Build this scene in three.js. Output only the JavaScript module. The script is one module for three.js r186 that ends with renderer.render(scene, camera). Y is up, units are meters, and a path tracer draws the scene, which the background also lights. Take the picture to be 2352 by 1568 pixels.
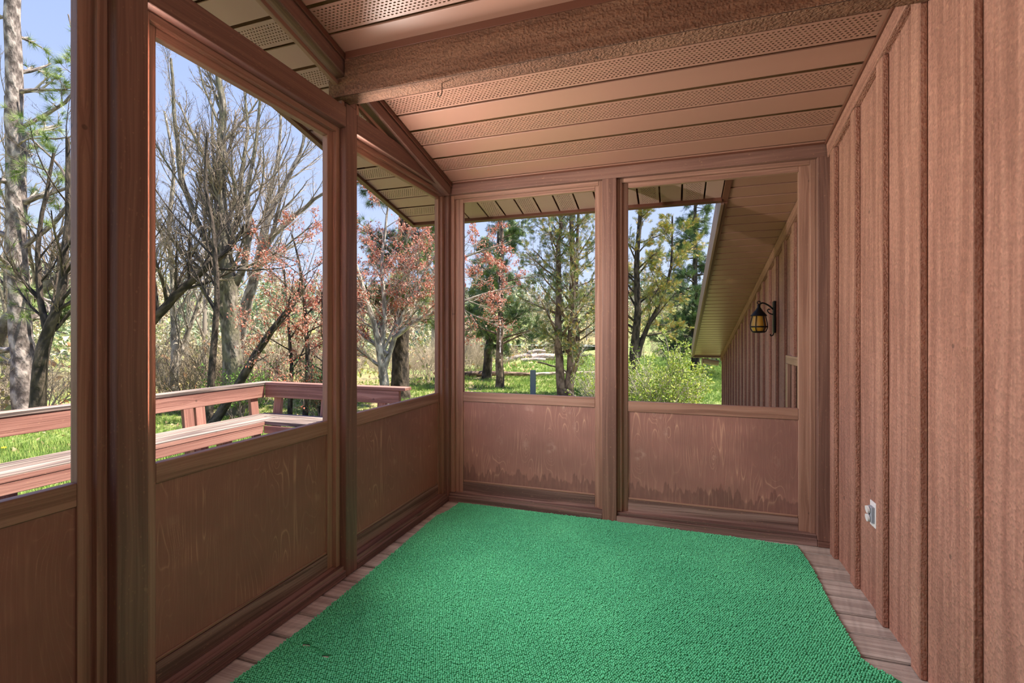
import * as THREE from 'three';
import { RoundedBoxGeometry } from 'three/addons/geometries/RoundedBoxGeometry.js';
import { RectAreaLightUniformsLib } from 'three/addons/lights/RectAreaLightUniformsLib.js';
import { mergeGeometries } from 'three/addons/utils/BufferGeometryUtils.js';

// ───────────────────────── camera, sky, sun, exposure ─────────────────────────
const scene = new THREE.Scene();
const camera = new THREE.PerspectiveCamera(2 * Math.atan(784 / 1102) * 180 / Math.PI, 2352 / 1568, 0.05, 600);
camera.position.set(0, 1.25, 0);
camera.rotation.y = Math.atan(371 / 1102);
camera.setViewOffset(2352, 1568, 0, 17, 2352, 1568);

const renderer = new THREE.WebGLRenderer({ antialias: true });
renderer.toneMapping = THREE.LinearToneMapping;
renderer.toneMappingExposure = 1.0;
renderer.shadowMap.enabled = true;
renderer.shadowMap.type = THREE.PCFSoftShadowMap;

{ // clear spring sky: blue overhead, paling evenly towards the horizon all the way round
  const w = 64, h = 256, d = new Float32Array(w * h * 4);
  for (let j = 0; j < h; j++) {
    const el = ((j + 0.5) / h - 0.5) * Math.PI, t = Math.pow(Math.max(0, Math.sin(el)), 0.6);
    const low = [0.74, 0.83, 0.98], high = [0.20, 0.34, 0.86];
    for (let i = 0; i < w; i++) {
      const o = (j * w + i) * 4;
      for (let c = 0; c < 3; c++) d[o + c] = (low[c] + (high[c] - low[c]) * t) * 1.2;
      d[o + 3] = 1;
    }
  }
  const sky = new THREE.DataTexture(d, w, h, THREE.RGBAFormat, THREE.FloatType);
  sky.mapping = THREE.EquirectangularReflectionMapping;
  sky.magFilter = THREE.LinearFilter; sky.needsUpdate = true;
  scene.background = sky; scene.environment = sky;
}
const sun = new THREE.DirectionalLight(0xfff2dd, 12.5);
sun.position.set(16.5, 34, -7); sun.target.position.set(0, 0, 0);
sun.castShadow = true; sun.shadow.mapSize.set(4096, 4096);
Object.assign(sun.shadow.camera, { left: -35, right: 35, top: 35, bottom: -35, near: 1, far: 120 });
scene.add(sun, sun.target);

// ───────────────────────── helpers ─────────────────────────
function rng(seed) { let a = seed >>> 0; return () => { a = (a + 0x6D2B79F5) | 0; let t = Math.imul(a ^ (a >>> 15), 1 | a); t = (t + Math.imul(t ^ (t >>> 7), 61 | t)) ^ t; return ((t ^ (t >>> 14)) >>> 0) / 4294967296; }; }
const R0 = rng(7);
const ADDED_FILL_FAR = 280, ADDED_FILL_NEAR = 430;   // radiance of the two added fill strips
const FILL_LANTERN = 3;   // candela of the unseen lantern added as fill behind the camera
const lerp = (a, b, t) => a + (b - a) * t, clamp = (x, a = 0, b = 1) => Math.min(b, Math.max(a, x));
const smooth = (a, b, x) => { const t = clamp((x - a) / (b - a)); return t * t * (3 - 2 * t); };
// tileable value noise
const LAT = new Float32Array(65536); { const r = rng(91); for (let i = 0; i < LAT.length; i++) LAT[i] = r(); }
function vn(x, y, px, py, s) {
  const xi = Math.floor(x), yi = Math.floor(y), fx = x - xi, fy = y - yi;
  const ux = fx * fx * (3 - 2 * fx), uy = fy * fy * (3 - 2 * fy);
  const x0 = ((xi % px) + px) % px, x1 = (x0 + 1) % px, y0 = ((yi % py) + py) % py, y1 = (y0 + 1) % py;
  const H = (a, b) => LAT[(a * 73 + b * 8191 + s * 3571) & 65535];
  return lerp(lerp(H(x0, y0), H(x1, y0), ux), lerp(H(x0, y1), H(x1, y1), ux), uy);
}
function fbm(u, v, px, py, oct, s) { let a = 0, w = 0.5, n = 0; for (let o = 0; o < oct; o++) { a += w * vn(u * px, v * py, px, py, s + o * 17); n += w; w *= 0.5; px *= 2; py *= 2; } return a / n; }
function colorTex(w, h, fn) {
  const d = new Uint8Array(w * h * 4), o = [0, 0, 0];
  for (let j = 0; j < h; j++) for (let i = 0; i < w; i++) { fn((i + 0.5) / w, (j + 0.5) / h, o); const k = (j * w + i) * 4; for (let c = 0; c < 3; c++) d[k + c] = clamp(o[c], 0, 255); d[k + 3] = 255; }
  const t = new THREE.DataTexture(d, w, h); t.colorSpace = THREE.SRGBColorSpace; return texSet(t);
}
function grayTex(w, h, fn) {
  const d = new Uint8Array(w * h * 4);
  for (let j = 0; j < h; j++) for (let i = 0; i < w; i++) { const g = clamp(fn((i + 0.5) / w, (j + 0.5) / h) * 255, 0, 255), k = (j * w + i) * 4; d[k] = d[k + 1] = d[k + 2] = g; d[k + 3] = 255; }
  return texSet(new THREE.DataTexture(d, w, h));
}
function texSet(t) { t.wrapS = t.wrapT = THREE.RepeatWrapping; t.magFilter = THREE.LinearFilter; t.minFilter = THREE.LinearMipmapLinearFilter; t.generateMipmaps = true; t.needsUpdate = true; return t; }
const mix3 = (o, a, b, t) => { for (let c = 0; c < 3; c++) o[c] = lerp(a[c], b[c], t); };

// ───────────────────────── materials ─────────────────────────
// every wood texture covers 0.5 m across the grain and 2 m along it
function woodMat({ dark, mid, light, rough = 0.75, bump = 0.0012, streak = 26, seed = 1, saw = 0, knots = 3, fleck = 0, grit = 0 }) {
  const kr = rng(seed * 13 + 5), K = []; for (let i = 0; i < knots; i++) K.push([kr(), kr(), 0.012 + kr() * 0.014]);
  const field = (u, v) => {
    let a = u; let kn = 0;
    for (const [ku, kv, r] of K) { let du = u - ku, dv = (v - kv) * 4; du -= Math.round(du); dv -= Math.round(dv / 4) * 4; const q = Math.sqrt(du * du + dv * dv * 0.16); a += Math.sign(du || 1) * r * 1.6 * Math.exp(-q * q / (r * r * 9)); kn = Math.max(kn, smooth(r * 1.15, r * 0.7, Math.sqrt(du * du + dv * dv))); }
    const warp = fbm(a, v, 4, 3, 3, seed) * 0.12;
    const g = fbm(a + warp, v, streak, 2, 4, seed + 40), f = fbm(a + warp * 0.3, v, streak * 5, 6, 2, seed + 80);
    return [g, f, kn];
  };
  const map = colorTex(512, 1024, (u, v, o) => {
    const [g, f, kn] = field(u, v), blot = fbm(u, v, 3, 4, 3, seed + 120);
    let t = clamp((g - 0.5) * 2.2 + (f - 0.5) * 0.8 + (blot - 0.5) * 1.0 + 0.5);
    if (t < 0.5) mix3(o, dark, mid, t * 2); else mix3(o, mid, light, t * 2 - 1);
    if (saw) { const s = fbm(u * 1, v + u * 0.05, 2, 160, 1, seed + 300); const k = 1 + (s - 0.5) * saw; o[0] *= k; o[1] *= k; o[2] *= k; }
    if (kn) for (let c = 0; c < 3; c++) o[c] *= 1 - 0.24 * kn;
    if (grit) { const q = 1 + (fbm(u, v, 70, 280, 2, seed + 400) - 0.5) * grit; o[0] *= q; o[1] *= q; o[2] *= q; }
    if (fleck) { const q = fbm(u, v, 90, 150, 2, seed + 200); if (q > 0.79) { const m = smooth(0.79, 0.86, q) * fleck; mix3(o, [...o], [190, 150, 118], m); } }
  });
  const bm = grayTex(512, 1024, (u, v) => { const [g, f, kn] = field(u, v); let b = 0.5 + (g - 0.5) * 0.5 + (f - 0.5) * 0.9 - kn * 0.25; if (saw) b += (fbm(u, v + u * 0.05, 2, 160, 1, seed + 300) - 0.5) * 0.5 + (fbm(u, v, 160, 420, 1, seed + 333) - 0.5) * 0.5; if (grit) b += (fbm(u, v, 70, 280, 2, seed + 400) - 0.5) * 1.1; return clamp(b); });
  return new THREE.MeshStandardMaterial({ map, bumpMap: bm, bumpScale: bump, roughness: rough });
}
const M = {};
M.trim = woodMat({ dark: [112, 80, 71], mid: [126, 92, 82], light: [140, 105, 93], rough: 0.5, bump: 0.0006, seed: 3, streak: 30, knots: 2, fleck: 0.35 });
M.frame = woodMat({ dark: [136, 100, 86], mid: [154, 116, 100], light: [170, 132, 116], rough: 0.48, bump: 0.0006, seed: 5, streak: 34, knots: 1, fleck: 0.3 });
M.baserail = woodMat({ dark: [96, 72, 68], mid: [124, 96, 90], light: [152, 126, 120], rough: 0.6, bump: 0.0008, seed: 6, streak: 24, knots: 2, fleck: 0.4 });
M.siding = woodMat({ dark: [144, 101, 87], mid: [156, 111, 96], light: [168, 123, 107], rough: 0.88, bump: 0.003, seed: 9, streak: 14, saw: 0.04, grit: 0.22, knots: 3, fleck: 0.4 });
M.batten = woodMat({ dark: [144, 100, 85], mid: [157, 112, 96], light: [170, 125, 108], rough: 0.86, bump: 0.003, seed: 11, streak: 15, saw: 0.04, grit: 0.2, knots: 1, fleck: 0.6 });
M.beam = woodMat({ dark: [100, 67, 50], mid: [113, 77, 58], light: [126, 90, 70], rough: 0.85, bump: 0.005, seed: 13, streak: 6, grit: 0.35, knots: 3 });
M.deck = woodMat({ dark: [164, 150, 144], mid: [184, 172, 166], light: [200, 190, 184], rough: 0.85, bump: 0.0014, seed: 17, streak: 26, saw: 0.1, knots: 2 });
M.bench = woodMat({ dark: [130, 90, 81], mid: [152, 108, 98], light: [172, 130, 119], rough: 0.7, bump: 0.0012, seed: 19, streak: 20, knots: 3, fleck: 0.5 });
M.benchWorn = woodMat({ dark: [82, 72, 70], mid: [128, 112, 106], light: [170, 154, 146], rough: 0.85, bump: 0.003, seed: 23, streak: 30, knots: 1 });
M.fascia = new THREE.MeshStandardMaterial({ color: 0x8d6f62, roughness: 0.5 });
M.capTrim = new THREE.MeshStandardMaterial({ color: 0x6c4335, roughness: 0.45 });
M.sheathing = new THREE.MeshStandardMaterial({ color: 0xa8845c, roughness: 0.9 });
M.metalPanel = new THREE.MeshPhysicalMaterial({ color: 0xa67c6b, roughness: 0.34, clearcoat: 0.35, clearcoatRoughness: 0.4 });
M.soffit = new THREE.MeshPhysicalMaterial({ color: 0xb8968c, roughness: 0.5 });
M.glass = new THREE.MeshPhysicalMaterial({ color: 0xffffff, transmission: 1, thickness: 0, roughness: 0, ior: 1.1, specularIntensity: 0.3 });
M.white = new THREE.MeshStandardMaterial({ color: 0xe6e6ea, roughness: 0.35 });
M.greyPlastic = new THREE.MeshStandardMaterial({ color: 0x9aa0ac, roughness: 0.4 });
M.iron = new THREE.MeshStandardMaterial({ color: 0x1d1a1a, roughness: 0.5, metalness: 0.6 });
M.steel = new THREE.MeshStandardMaterial({ color: 0x6d6258, roughness: 0.35, metalness: 0.9 });
M.amber = new THREE.MeshPhysicalMaterial({ color: 0xd9a93e, roughness: 0.3, transmission: 0.5, thickness: 0 });
M.roofing = new THREE.MeshStandardMaterial({ color: 0x4b4440, roughness: 0.95 });
M.concrete = new THREE.MeshStandardMaterial({ color: 0x8a867f, roughness: 0.9 });

// plywood: rotary-cut grain as closed contour lines round knots; covers 1.2 m x 0.8 m. Stained sheets carry the jagged water marks at their foot
function plyMat(seed, stained, base, line, pale) {
  const kr = rng(seed), K = []; for (let i = 0; i < 11; i++) K.push([kr(), (0.25 + 0.7 * kr()), 0.018 + 0.02 * kr(), kr()]);
  const f = (u, v) => { let z = fbm(u, v, 9, 1, 2, seed) * 7 + fbm(u, v, 40, 2, 1, seed + 9) * 0.5; for (const [a, b, r, q] of K) { let du = (u - a); du -= Math.round(du); du *= 1.5; const dv = v - b; z += (q > 0.5 ? 1.3 : -1.3) * Math.exp(-(du * du * 3.2 + dv * dv * 0.35) / (r * r * 5)); } return z; };
  const map = colorTex(1024, 1024, (u, v, o) => {
    const z = f(u, v) * 2.6, q = Math.abs((z - Math.floor(z)) - 0.5) * 2, l = Math.pow(q, 9), fine = fbm(u, v, 200, 8, 2, seed + 70), blot = fbm(u, v, 4, 4, 3, seed + 50), wear = smooth(0.45, 0.72, fbm(u, v, 6, 5, 3, seed + 90));
    mix3(o, base, line, clamp(l * (0.25 + 0.6 * wear) + (fine - 0.5) * 0.3 + smooth(0.6, 0.85, fbm(u, v, 150, 9, 2, seed + 77)) * (0.08 + 0.2 * wear)));
    for (const [a, b, r] of K) { let du = (u - a); du -= Math.round(du); du *= 1.5; const dv = v - b, d = Math.sqrt(du * du * 1.4 + dv * dv * 0.6), m = Math.exp(-d * d / (r * r)) * (0.5 + fbm(u, v, 60, 40, 2, seed + 31)); mix3(o, [...o], pale, clamp(m * 0.32 * smooth(0.35, 0.65, fbm(u, v, 45, 30, 3, seed + 33)))); }
    const k = 0.88 + blot * 0.24; for (let c = 0; c < 3; c++) o[c] *= k;
    if (stained) { const drip = 0.02 + 0.13 * Math.pow(fbm(u, 0.5, 70, 1, 2, seed + 15), 2) + 0.07 * fbm(u, 0.3, 9, 1, 2, seed + 16), m = smooth(drip + 0.012, drip - 0.006, v) * (0.5 + 0.5 * fbm(u, v, 90, 20, 2, seed + 18)); mix3(o, [...o], [52, 34, 34], m * 0.3); }
  });
  const bm = grayTex(1024, 1024, (u, v) => { const z = f(u, v) * 2.6, q = Math.abs((z - Math.floor(z)) - 0.5) * 2; return clamp(0.5 + Math.pow(q, 6) * 0.3 + (fbm(u, v, 200, 8, 2, seed + 70) - 0.5) * 0.5); });
  return new THREE.MeshStandardMaterial({ map, bumpMap: bm, bumpScale: 0.0008, roughness: 0.62 });
}
M.plyLeft = plyMat(31, false, [152, 106, 94], [206, 162, 136], [204, 168, 148]);
M.plyBack = plyMat(57, true, [152, 109, 100], [204, 162, 138], [214, 186, 170]);

// ───────────────────────── geometry helpers ─────────────────────────
// box with chamfered edges, uv in metres (0.5 m across, 2 m along), grain along `axis`
function box(x0, x1, y0, y1, z0, z1, { b = 0.003, axis = 'y', plain = false } = {}) {
  const w = x1 - x0, h = y1 - y0, d = z1 - z0, r = Math.min(b, w * 0.4, h * 0.4, d * 0.4);
  const g = (plain || r < 0.0006) ? new THREE.BoxGeometry(w, h, d) : new RoundedBoxGeometry(w, h, d, 1, r);
  uvBox(g, axis);
  g.translate((x0 + x1) / 2, (y0 + y1) / 2, (z0 + z1) / 2);
  return g;
}
function uvBox(g, axis) {
  const p = g.attributes.position, n = g.attributes.normal, uv = new Float32Array(p.count * 2), ai = { x: 0, y: 1, z: 2 }[axis], ou = R0(), ov = R0();
  for (let i = 0; i < p.count; i++) {
    const P = [p.getX(i), p.getY(i), p.getZ(i)], N = [Math.abs(n.getX(i)), Math.abs(n.getY(i)), Math.abs(n.getZ(i))];
    let m = N[0] > N[1] ? (N[0] > N[2] ? 0 : 2) : (N[1] > N[2] ? 1 : 2);
    let along, across;
    if (m === ai) { along = P[(ai + 1) % 3] * 0.3; across = P[(ai + 2) % 3]; }
    else { along = P[ai]; across = P[3 - ai - m] + (m % 2) * 0.13; }
    uv[i * 2] = across / 0.5 + ou; uv[i * 2 + 1] = along / 2 + ov;
  }
  g.setAttribute('uv', new THREE.BufferAttribute(uv, 2));
}
const taken = {};
function numbered(n) { const k = taken[n] = (taken[n] ?? -1) + 1; return k ? n + '_' + String(k).padStart(3, '0') : n; }
function mesh(name, geo, mat, parent) { const m = new THREE.Mesh(geo, mat); m.name = name; m.castShadow = m.receiveShadow = true; parent.add(m); return m; }
function group(name, data, pos) { const g = new THREE.Group(); g.name = name; Object.assign(g.userData, data); if (pos) g.position.set(...pos); scene.add(g); return g; }
const struct = (name, label, pos) => group(name, { kind: 'structure', label }, pos);
function thing(name, label, category, pos, grp) { const g = group(numbered(name), { label, category }, pos); if (grp) g.userData.group = grp; return g; }
function stuffPart(name, geo, mat, n, parent, fill, color) {
  const im = new THREE.InstancedMesh(geo, mat, n); im.name = name; im.userData.kind = 'stuff'; im.castShadow = im.receiveShadow = true;
  const m = new THREE.Matrix4(), c = new THREE.Color();
  for (let i = 0; i < n; i++) { fill(i, m); im.setMatrixAt(i, m); if (color) { color(i, c); im.setColorAt(i, c); } }
  parent.add(im); return im;
}
function tube(points, r, seg = 24, sides = 8) { return new THREE.TubeGeometry(new THREE.CatmullRomCurve3(points.map(p => new THREE.Vector3(...p))), seg, r, sides); }

// ───────────────────────── the porch: plan ─────────────────────────
const XL = -1.594, ZB = -3.245, XR = 0.869, SL = 0.231, Y0 = 3.1176, PHI = Math.atan(SL), CP = Math.cos(PHI), ZEND = 1.35;
const ceilY = z => Y0 + SL * z;
const POSTS = [[1.107, 1.199], [0.028, 0.12], [-1.086, -0.992], [-2.157, -2.065]];   // left wall, near to far (z ranges)

const BAYS = [[-1.107, -0.12], [-0.028, 0.992], [1.086, 2.065], [2.157, 3.25]];   // openings between them, metres away from the camera line

// floor: grey weathered deck boards running across, with open joints
{
  const floor = struct('floor', 'weathered grey deck boards with open joints under the green carpet');
  for (let k = 0; k < 31; k++) {
    const z1 = -1.423 + 0.1565 * (k - 12) + 0.1565, z0 = z1 - 0.1565;
    if (z1 > ZEND + 0.1 || z0 < -3.42) continue;
    mesh('plank', box(-1.7, XR + 0.03, -0.036 + (R0() - 0.5) * 0.003, -0.001 - R0() * 0.003, z0 + 0.005, z1 - 0.005, { axis: 'x', b: 0.005 }), M.deck, floor);
  }
  mesh('joist_base', box(-1.75, XR + 0.03, -0.3, -0.1, -3.4, ZEND + 0.1, { plain: true }), M.deck, floor);
}
// house wall on the right: rough-sawn boards with battens over the joints
const BAT = []; for (let k = 0; k < 16; k++) BAT.push(-3.104 + 0.3285 * k);   // near edge of each batten
{
  const wall = struct('wall_right', 'brown board-and-batten house wall on the right of the porch');
  for (let k = -1; k < 14; k++) {
    const z0 = -3.104 - 0.0375 + 0.3285 * k, z1 = z0 + 0.3285;
    mesh('board', box(XR + (R0()) * 0.002, XR + 0.03, -0.03, ceilY(z1) + 0.06, z0 + 0.001, z1 - 0.001, { b: 0.001 }), M.siding, wall);
  }
  for (const zn of BAT) if (zn < ZEND) mesh('batten', box(XR - 0.022, XR, -0.002, ceilY(zn - 0.04) - 0.1, zn - 0.076, zn, { b: 0.003 }), M.batten, wall);
  const fr = new THREE.Group(); fr.name = 'frieze_board'; fr.position.set(0, Y0, 0); fr.rotation.x = -PHI; wall.add(fr);
  mesh('board_face', box(XR - 0.026, XR + 0.01, -0.103, -0.018, ZB / CP + 0.01, ZEND / CP, { axis: 'z' }), M.batten, fr);
  mesh('metal_channel', box(XR - 0.034, XR + 0.01, -0.018, 0.001, ZB / CP + 0.01, ZEND / CP, { axis: 'z', b: 0.002 }), M.capTrim, fr);
  mesh('wall_core', box(XR + 0.03, XR + 0.16, -1.1, 3.4, -3.36, ZEND + 0.1, { plain: true }), M.sheathing, wall);
}
// wall behind the camera
{
  const wall = struct('wall_rear', 'board-and-batten wall closing the porch behind the camera');
  for (let k = 0; k < 9; k++) { const x0 = -1.7 + 0.2866 * k; mesh('board', box(x0, x0 + 0.286, -0.03, 3.5, ZEND, ZEND + 0.03, { b: 0.001 }), M.siding, wall); mesh('batten', box(x0 - 0.03, x0 + 0.04, 0, 3.4, ZEND - 0.022, ZEND, {}), M.batten, wall); }
}
// ceiling of folded metal strips, alternately plain and perforated; one plane with the roof
// thin sheet with punched hexagonal holes; the roof space above shows through them
function punched(x0, x1, z0, z1, px = 0.0172, pz = 0.0149, rx = 0.0043, rz = 0.0043) {
  const s = new THREE.Shape(); s.moveTo(x0, z0); s.lineTo(x1, z0); s.lineTo(x1, z1); s.lineTo(x0, z1); s.closePath();
  const m = 0.016, nx = Math.floor((x1 - x0 - 2 * m) / px), nz = Math.floor((z1 - z0 - 2 * m) / pz) + 1, ox = (x0 + x1) / 2 - (nx - 0.5) * px / 2, oz = (z0 + z1) / 2 - (nz - 1) * pz / 2;
  for (let b = 0; b < nz; b++) for (let a = 0; a < nx; a++) { const cx = ox + (a + (b % 2) * 0.5) * px, cz = oz + b * pz, h = new THREE.Path(); for (let k = 0; k < 6; k++) h[k ? 'lineTo' : 'moveTo'](cx + Math.cos(-k / 3 * Math.PI) * rx, cz + Math.sin(-k / 3 * Math.PI) * rz); h.closePath(); s.holes.push(h); }
  const g = new THREE.ExtrudeGeometry(s, { depth: 0.002, bevelEnabled: false }); g.rotateX(Math.PI / 2); g.translate(0, 0.002, 0); return g;
}
const seams = (from, to) => { const s = []; for (let k = -60; k < 60; k++) { const z = -3.075 + 0.1475 * k; if (z > from + 0.02 && z < to - 0.02) s.push([z, k]); } return s; };
function strips(parent, x0, x1, zFrom, zTo, mat, kind, ventFrom = -99, ventTo = 99) {
  const cuts = [[zFrom, null], ...seams(zFrom, zTo), [zTo, null]];
  for (let i = 0; i + 1 < cuts.length; i++) {
    const a = cuts[i][0] / CP, b = cuts[i + 1][0] / CP, k = cuts[i][1] ?? (cuts[i + 1][1] - 1), vent = ((k % 2) + 2) % 2 === 0;
    const vented = vent && cuts[i][0] > ventFrom && cuts[i][0] < ventTo && b - a > 0.08, slot = kind === 'slot';
    mesh(vented ? 'vented_panel' : 'solid_panel', vented ? (slot ? punched(x0, x1, a + 0.008, b - 0.008, 0.0215, 0.0128, 0.0072, 0.0037) : punched(x0, x1, a + 0.008, b - 0.008)) : box(x0, x1, 0, 0.011, a + 0.008, b - 0.008, { b: 0.003, axis: 'x' }), mat, parent);
  }
}
{
  const ceiling = struct('ceiling', 'brown metal soffit ceiling of alternating plain and perforated strips', [0, Y0, 0]);
  ceiling.rotation.x = -PHI;
  strips(ceiling, -1.566, XR - 0.03, ZB, ZEND, M.metalPanel, 'slot', -99, -1.45);
  mesh('backing', box(-1.7, XR + 0.03, 0.085, 0.092, (ZB - 0.06) / CP, (ZEND + 0.1) / CP, { plain: true }), M.sheathing, ceiling);
  mesh('metal_channel', box(-1.566, XR - 0.03, -0.006, 0.004, ZB / CP - 0.01, ZB / CP + 0.012, { axis: 'x', b: 0.001 }), M.capTrim, ceiling);
}
// roof slab, one slope over porch and house, with an unseen second slope behind the ridge that blocks the sky
{
  const roof = struct('roof', 'dark shingled roof slope over porch and house', [0, Y0, 0]);
  const s1 = new THREE.Group(); s1.name = 'front_slope'; s1.rotation.x = -PHI; roof.add(s1);
  mesh('porch_slab', box(-2.235, 0.34, 0.094, 0.2, -3.81 / CP, 1.6 / CP, { plain: true }), M.roofing, s1);
  mesh('house_slab', box(0.34, 9, 0.094, 0.2, -9.88 / CP, 1.6 / CP, { plain: true }), M.roofing, s1);
  const s2 = new THREE.Group(); s2.name = 'rear_slope'; s2.position.set(0, SL * 1.6 * 2, 0); s2.rotation.x = PHI; roof.add(s2);
  mesh('slab', box(-2.235, 9, 0.094, 0.2, 1.6 / CP, 9 / CP, { plain: true }), M.roofing, s2);
}
// eave soffits outside the screens: left rake overhang and rear eave
{
  const eave = struct('eave_soffit_side', 'taupe metal soffit under the roof overhang beyond the left screens', [0, Y0, 0]);
  eave.rotation.x = -PHI;
  strips(eave, -2.2, -1.667, -3.79, 0.6, M.soffit, 'hole');
  mesh('backing', box(-2.23, -1.66, 0.085, 0.092, -3.8 / CP, 1.4 / CP, { plain: true }), M.sheathing, eave);
  mesh('edge_trim', box(-2.24, -2.198, -0.022, 0.2, -3.83 / CP, 1.6 / CP, { axis: 'z', b: 0.004 }), M.capTrim, eave);
  const back = struct('eave_soffit_rear', 'taupe metal soffit under the eave beyond the rear screens', [0, Y0, 0]);
  back.rotation.x = -PHI;
  const xs = [-1.664]; for (let k = 0; k < 13; k++) { const x = -1.487 + 0.1545 * (k - 1); if (x > -1.62 && x < 0.3) xs.push(x); } xs.push(0.335);
  for (let i = 0; i + 1 < xs.length; i++) {
    const vent = Math.round((xs[i] + 1.487) / 0.1545) % 2 === 0 && i > 0 && i + 2 < xs.length;
    mesh(vent ? 'vented_panel' : 'solid_panel', vent ? punched(xs[i] + 0.006, xs[i + 1] - 0.006, -3.79 / CP, -3.3 / CP) : box(xs[i] + 0.006, xs[i + 1] - 0.006, 0, 0.011, -3.79 / CP, -3.3 / CP, { b: 0.003, axis: 'z' }), M.soffit, back);
  }
  mesh('backing', box(-1.664, 0.335, 0.085, 0.092, -3.8 / CP, -3.3 / CP, { plain: true }), M.sheathing, back);
  mesh('edge_trim', box(-2.198, 0.335, -0.024, 0.2, -3.83 / CP, -3.79 / CP, { axis: 'x', b: 0.004 }), M.capTrim, back);
}
// left wall: posts, plates and stops
function stops(parent, W, yTop, yBot) {   // thin strips framing one opening, local x along the wall
  mesh('stop_strip', box(0, 0.03, yBot, yTop, -0.062, -0.038), M.frame, parent);
  mesh('stop_strip', box(W - 0.03, W, yBot, yTop, -0.062, -0.038), M.frame, parent);
  mesh('stop_strip', box(0.03, W - 0.03, yTop - 0.028, yTop, -0.062, -0.038, { axis: 'x' }), M.frame, parent);
}
{
  const wall = struct('wall_left', 'stained timber posts, top plate and sill of the left screened wall', [XL, 0, 0]);
  wall.rotation.y = Math.PI / 2;   // local x runs away from the camera (-z), local z faces the room
  for (const [a, b] of POSTS) mesh('post', box(-b, -a, 0, a < -2 ? 2.44 : 2.415, -0.09, 0, { b: 0.006 }), M.trim, wall);
  mesh('post', box(3.25, 3.34, 0, 2.36, -0.09, 0, { b: 0.006 }), M.trim, wall);
  for (const [a, b] of BAYS) {
    mesh('top_plate', box(a, b, 2.312, 2.418, -0.09, 0, { axis: 'x', b: 0.004 }), M.trim, wall);
    mesh('bottom_plate', box(a, b, 0, 0.038, -0.09, 0, { axis: 'x', b: 0.004 }), M.baserail, wall);
    mesh('sill_strip', box(a, b, 0.038, 0.057, -0.09, -0.0145, { axis: 'x', b: 0.003 }), M.baserail, wall);
    const o = new THREE.Group(); o.name = 'stops'; o.position.x = a; wall.add(o); stops(o, b - a, 2.312, 0.057);
  }
}
// rafter along the top of the left wall, and the glazed triangle below it
{
  const rafter = struct('trim_1', 'sloping dark brown rafter where the ceiling meets the left wall', [0, Y0, 0]);
  rafter.rotation.x = -PHI;
  mesh('timber', box(-1.664, -1.567, -0.098, -0.001, -3.24 / CP, 1.3 / CP, { axis: 'z', b: 0.006 }), M.trim, rafter);
  mesh('cover_strip', box(-1.567, -1.556, -0.03, -0.001, -3.23 / CP, 1.3 / CP, { axis: 'z', b: 0.003 }), M.capTrim, rafter);
}
function clerestory(n, za, zb, label) {   // opening above the plate between z = za (near) and zb (far); its top follows the roof
  const w = struct('window_' + n, label, [-1.63, 0, 0]), yb = 2.42, top = z => ceilY(z) - 0.102;
  const zf = Math.max(zb, (yb + 0.102 - Y0) / SL + 0.02);
  const quad = (x, inset) => {
    const z0 = za - inset, z1 = zf + inset, s = new THREE.Shape(); s.moveTo(-z0, yb + inset); s.lineTo(-z1, yb + inset);
    if (top(z1) - inset > yb + inset + 0.004) s.lineTo(-z1, top(z1) - inset); s.lineTo(-z0, top(z0) - inset); s.closePath();
    const g = new THREE.ExtrudeGeometry(s, { depth: x, bevelEnabled: false }); g.rotateY(Math.PI / 2); return g;
  };
  mesh('pane', quad(0.004, 0.002), M.glass, w);
  const bar = (z0, y0, z1, y1, nm) => { const L = Math.hypot(z1 - z0, y1 - y0), g = box(-0.012, 0.012, 0, 0.022, 0, L, { axis: 'z' }), m = mesh(nm, g, M.frame, w); m.position.set(0.016, y0, z0); m.rotation.x = -Math.atan2(y1 - y0, z1 - z0); return m; };
  bar(za, yb, zf, yb, 'lower_bead');
  const t = bar(za, top(za) - 0.023, zf, top(zf) - 0.023, 'upper_bead');
  if (top(zf) - yb > 0.06) mesh('side_bead', box(0.004, 0.028, yb, top(zf), zf, zf + 0.022), M.frame, w);
  mesh('side_bead', box(0.004, 0.028, yb, top(za), za - 0.022, za), M.frame, w);
}
clerestory(6, -2.16, -3.2, 'narrow glazed wedge above the plate left of the rear corner');
clerestory(7, -1.09, -2.063, 'glazed triangle between plate and rafter left of the beam');
clerestory(8, 0.02, -0.99, 'glazed panel above the plate beside the camera');
{ // extension blocks above the posts carry the rafter (built in the wall's own frame)
  const wall = scene.getObjectByName('wall_left');
  mesh('post_block', box(0.994, 1.084, 2.415, ceilY(-1.04) - 0.1, -0.08, -0.005, { b: 0.004 }), M.trim, wall);
  mesh('post_block', box(2.067, 2.155, 2.441, ceilY(-2.11) - 0.1, -0.08, -0.005, { b: 0.004 }), M.trim, wall);
  mesh('post_block', box(-0.118, -0.03, 2.415, ceilY(0.03) - 0.1, -0.08, -0.005, { b: 0.004 }), M.trim, wall);
  mesh('end_infill', box(-1.3, -0.12, 2.42, 3.25, -0.08, -0.03, { b: 0.004 }), M.siding, wall);
}
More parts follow.
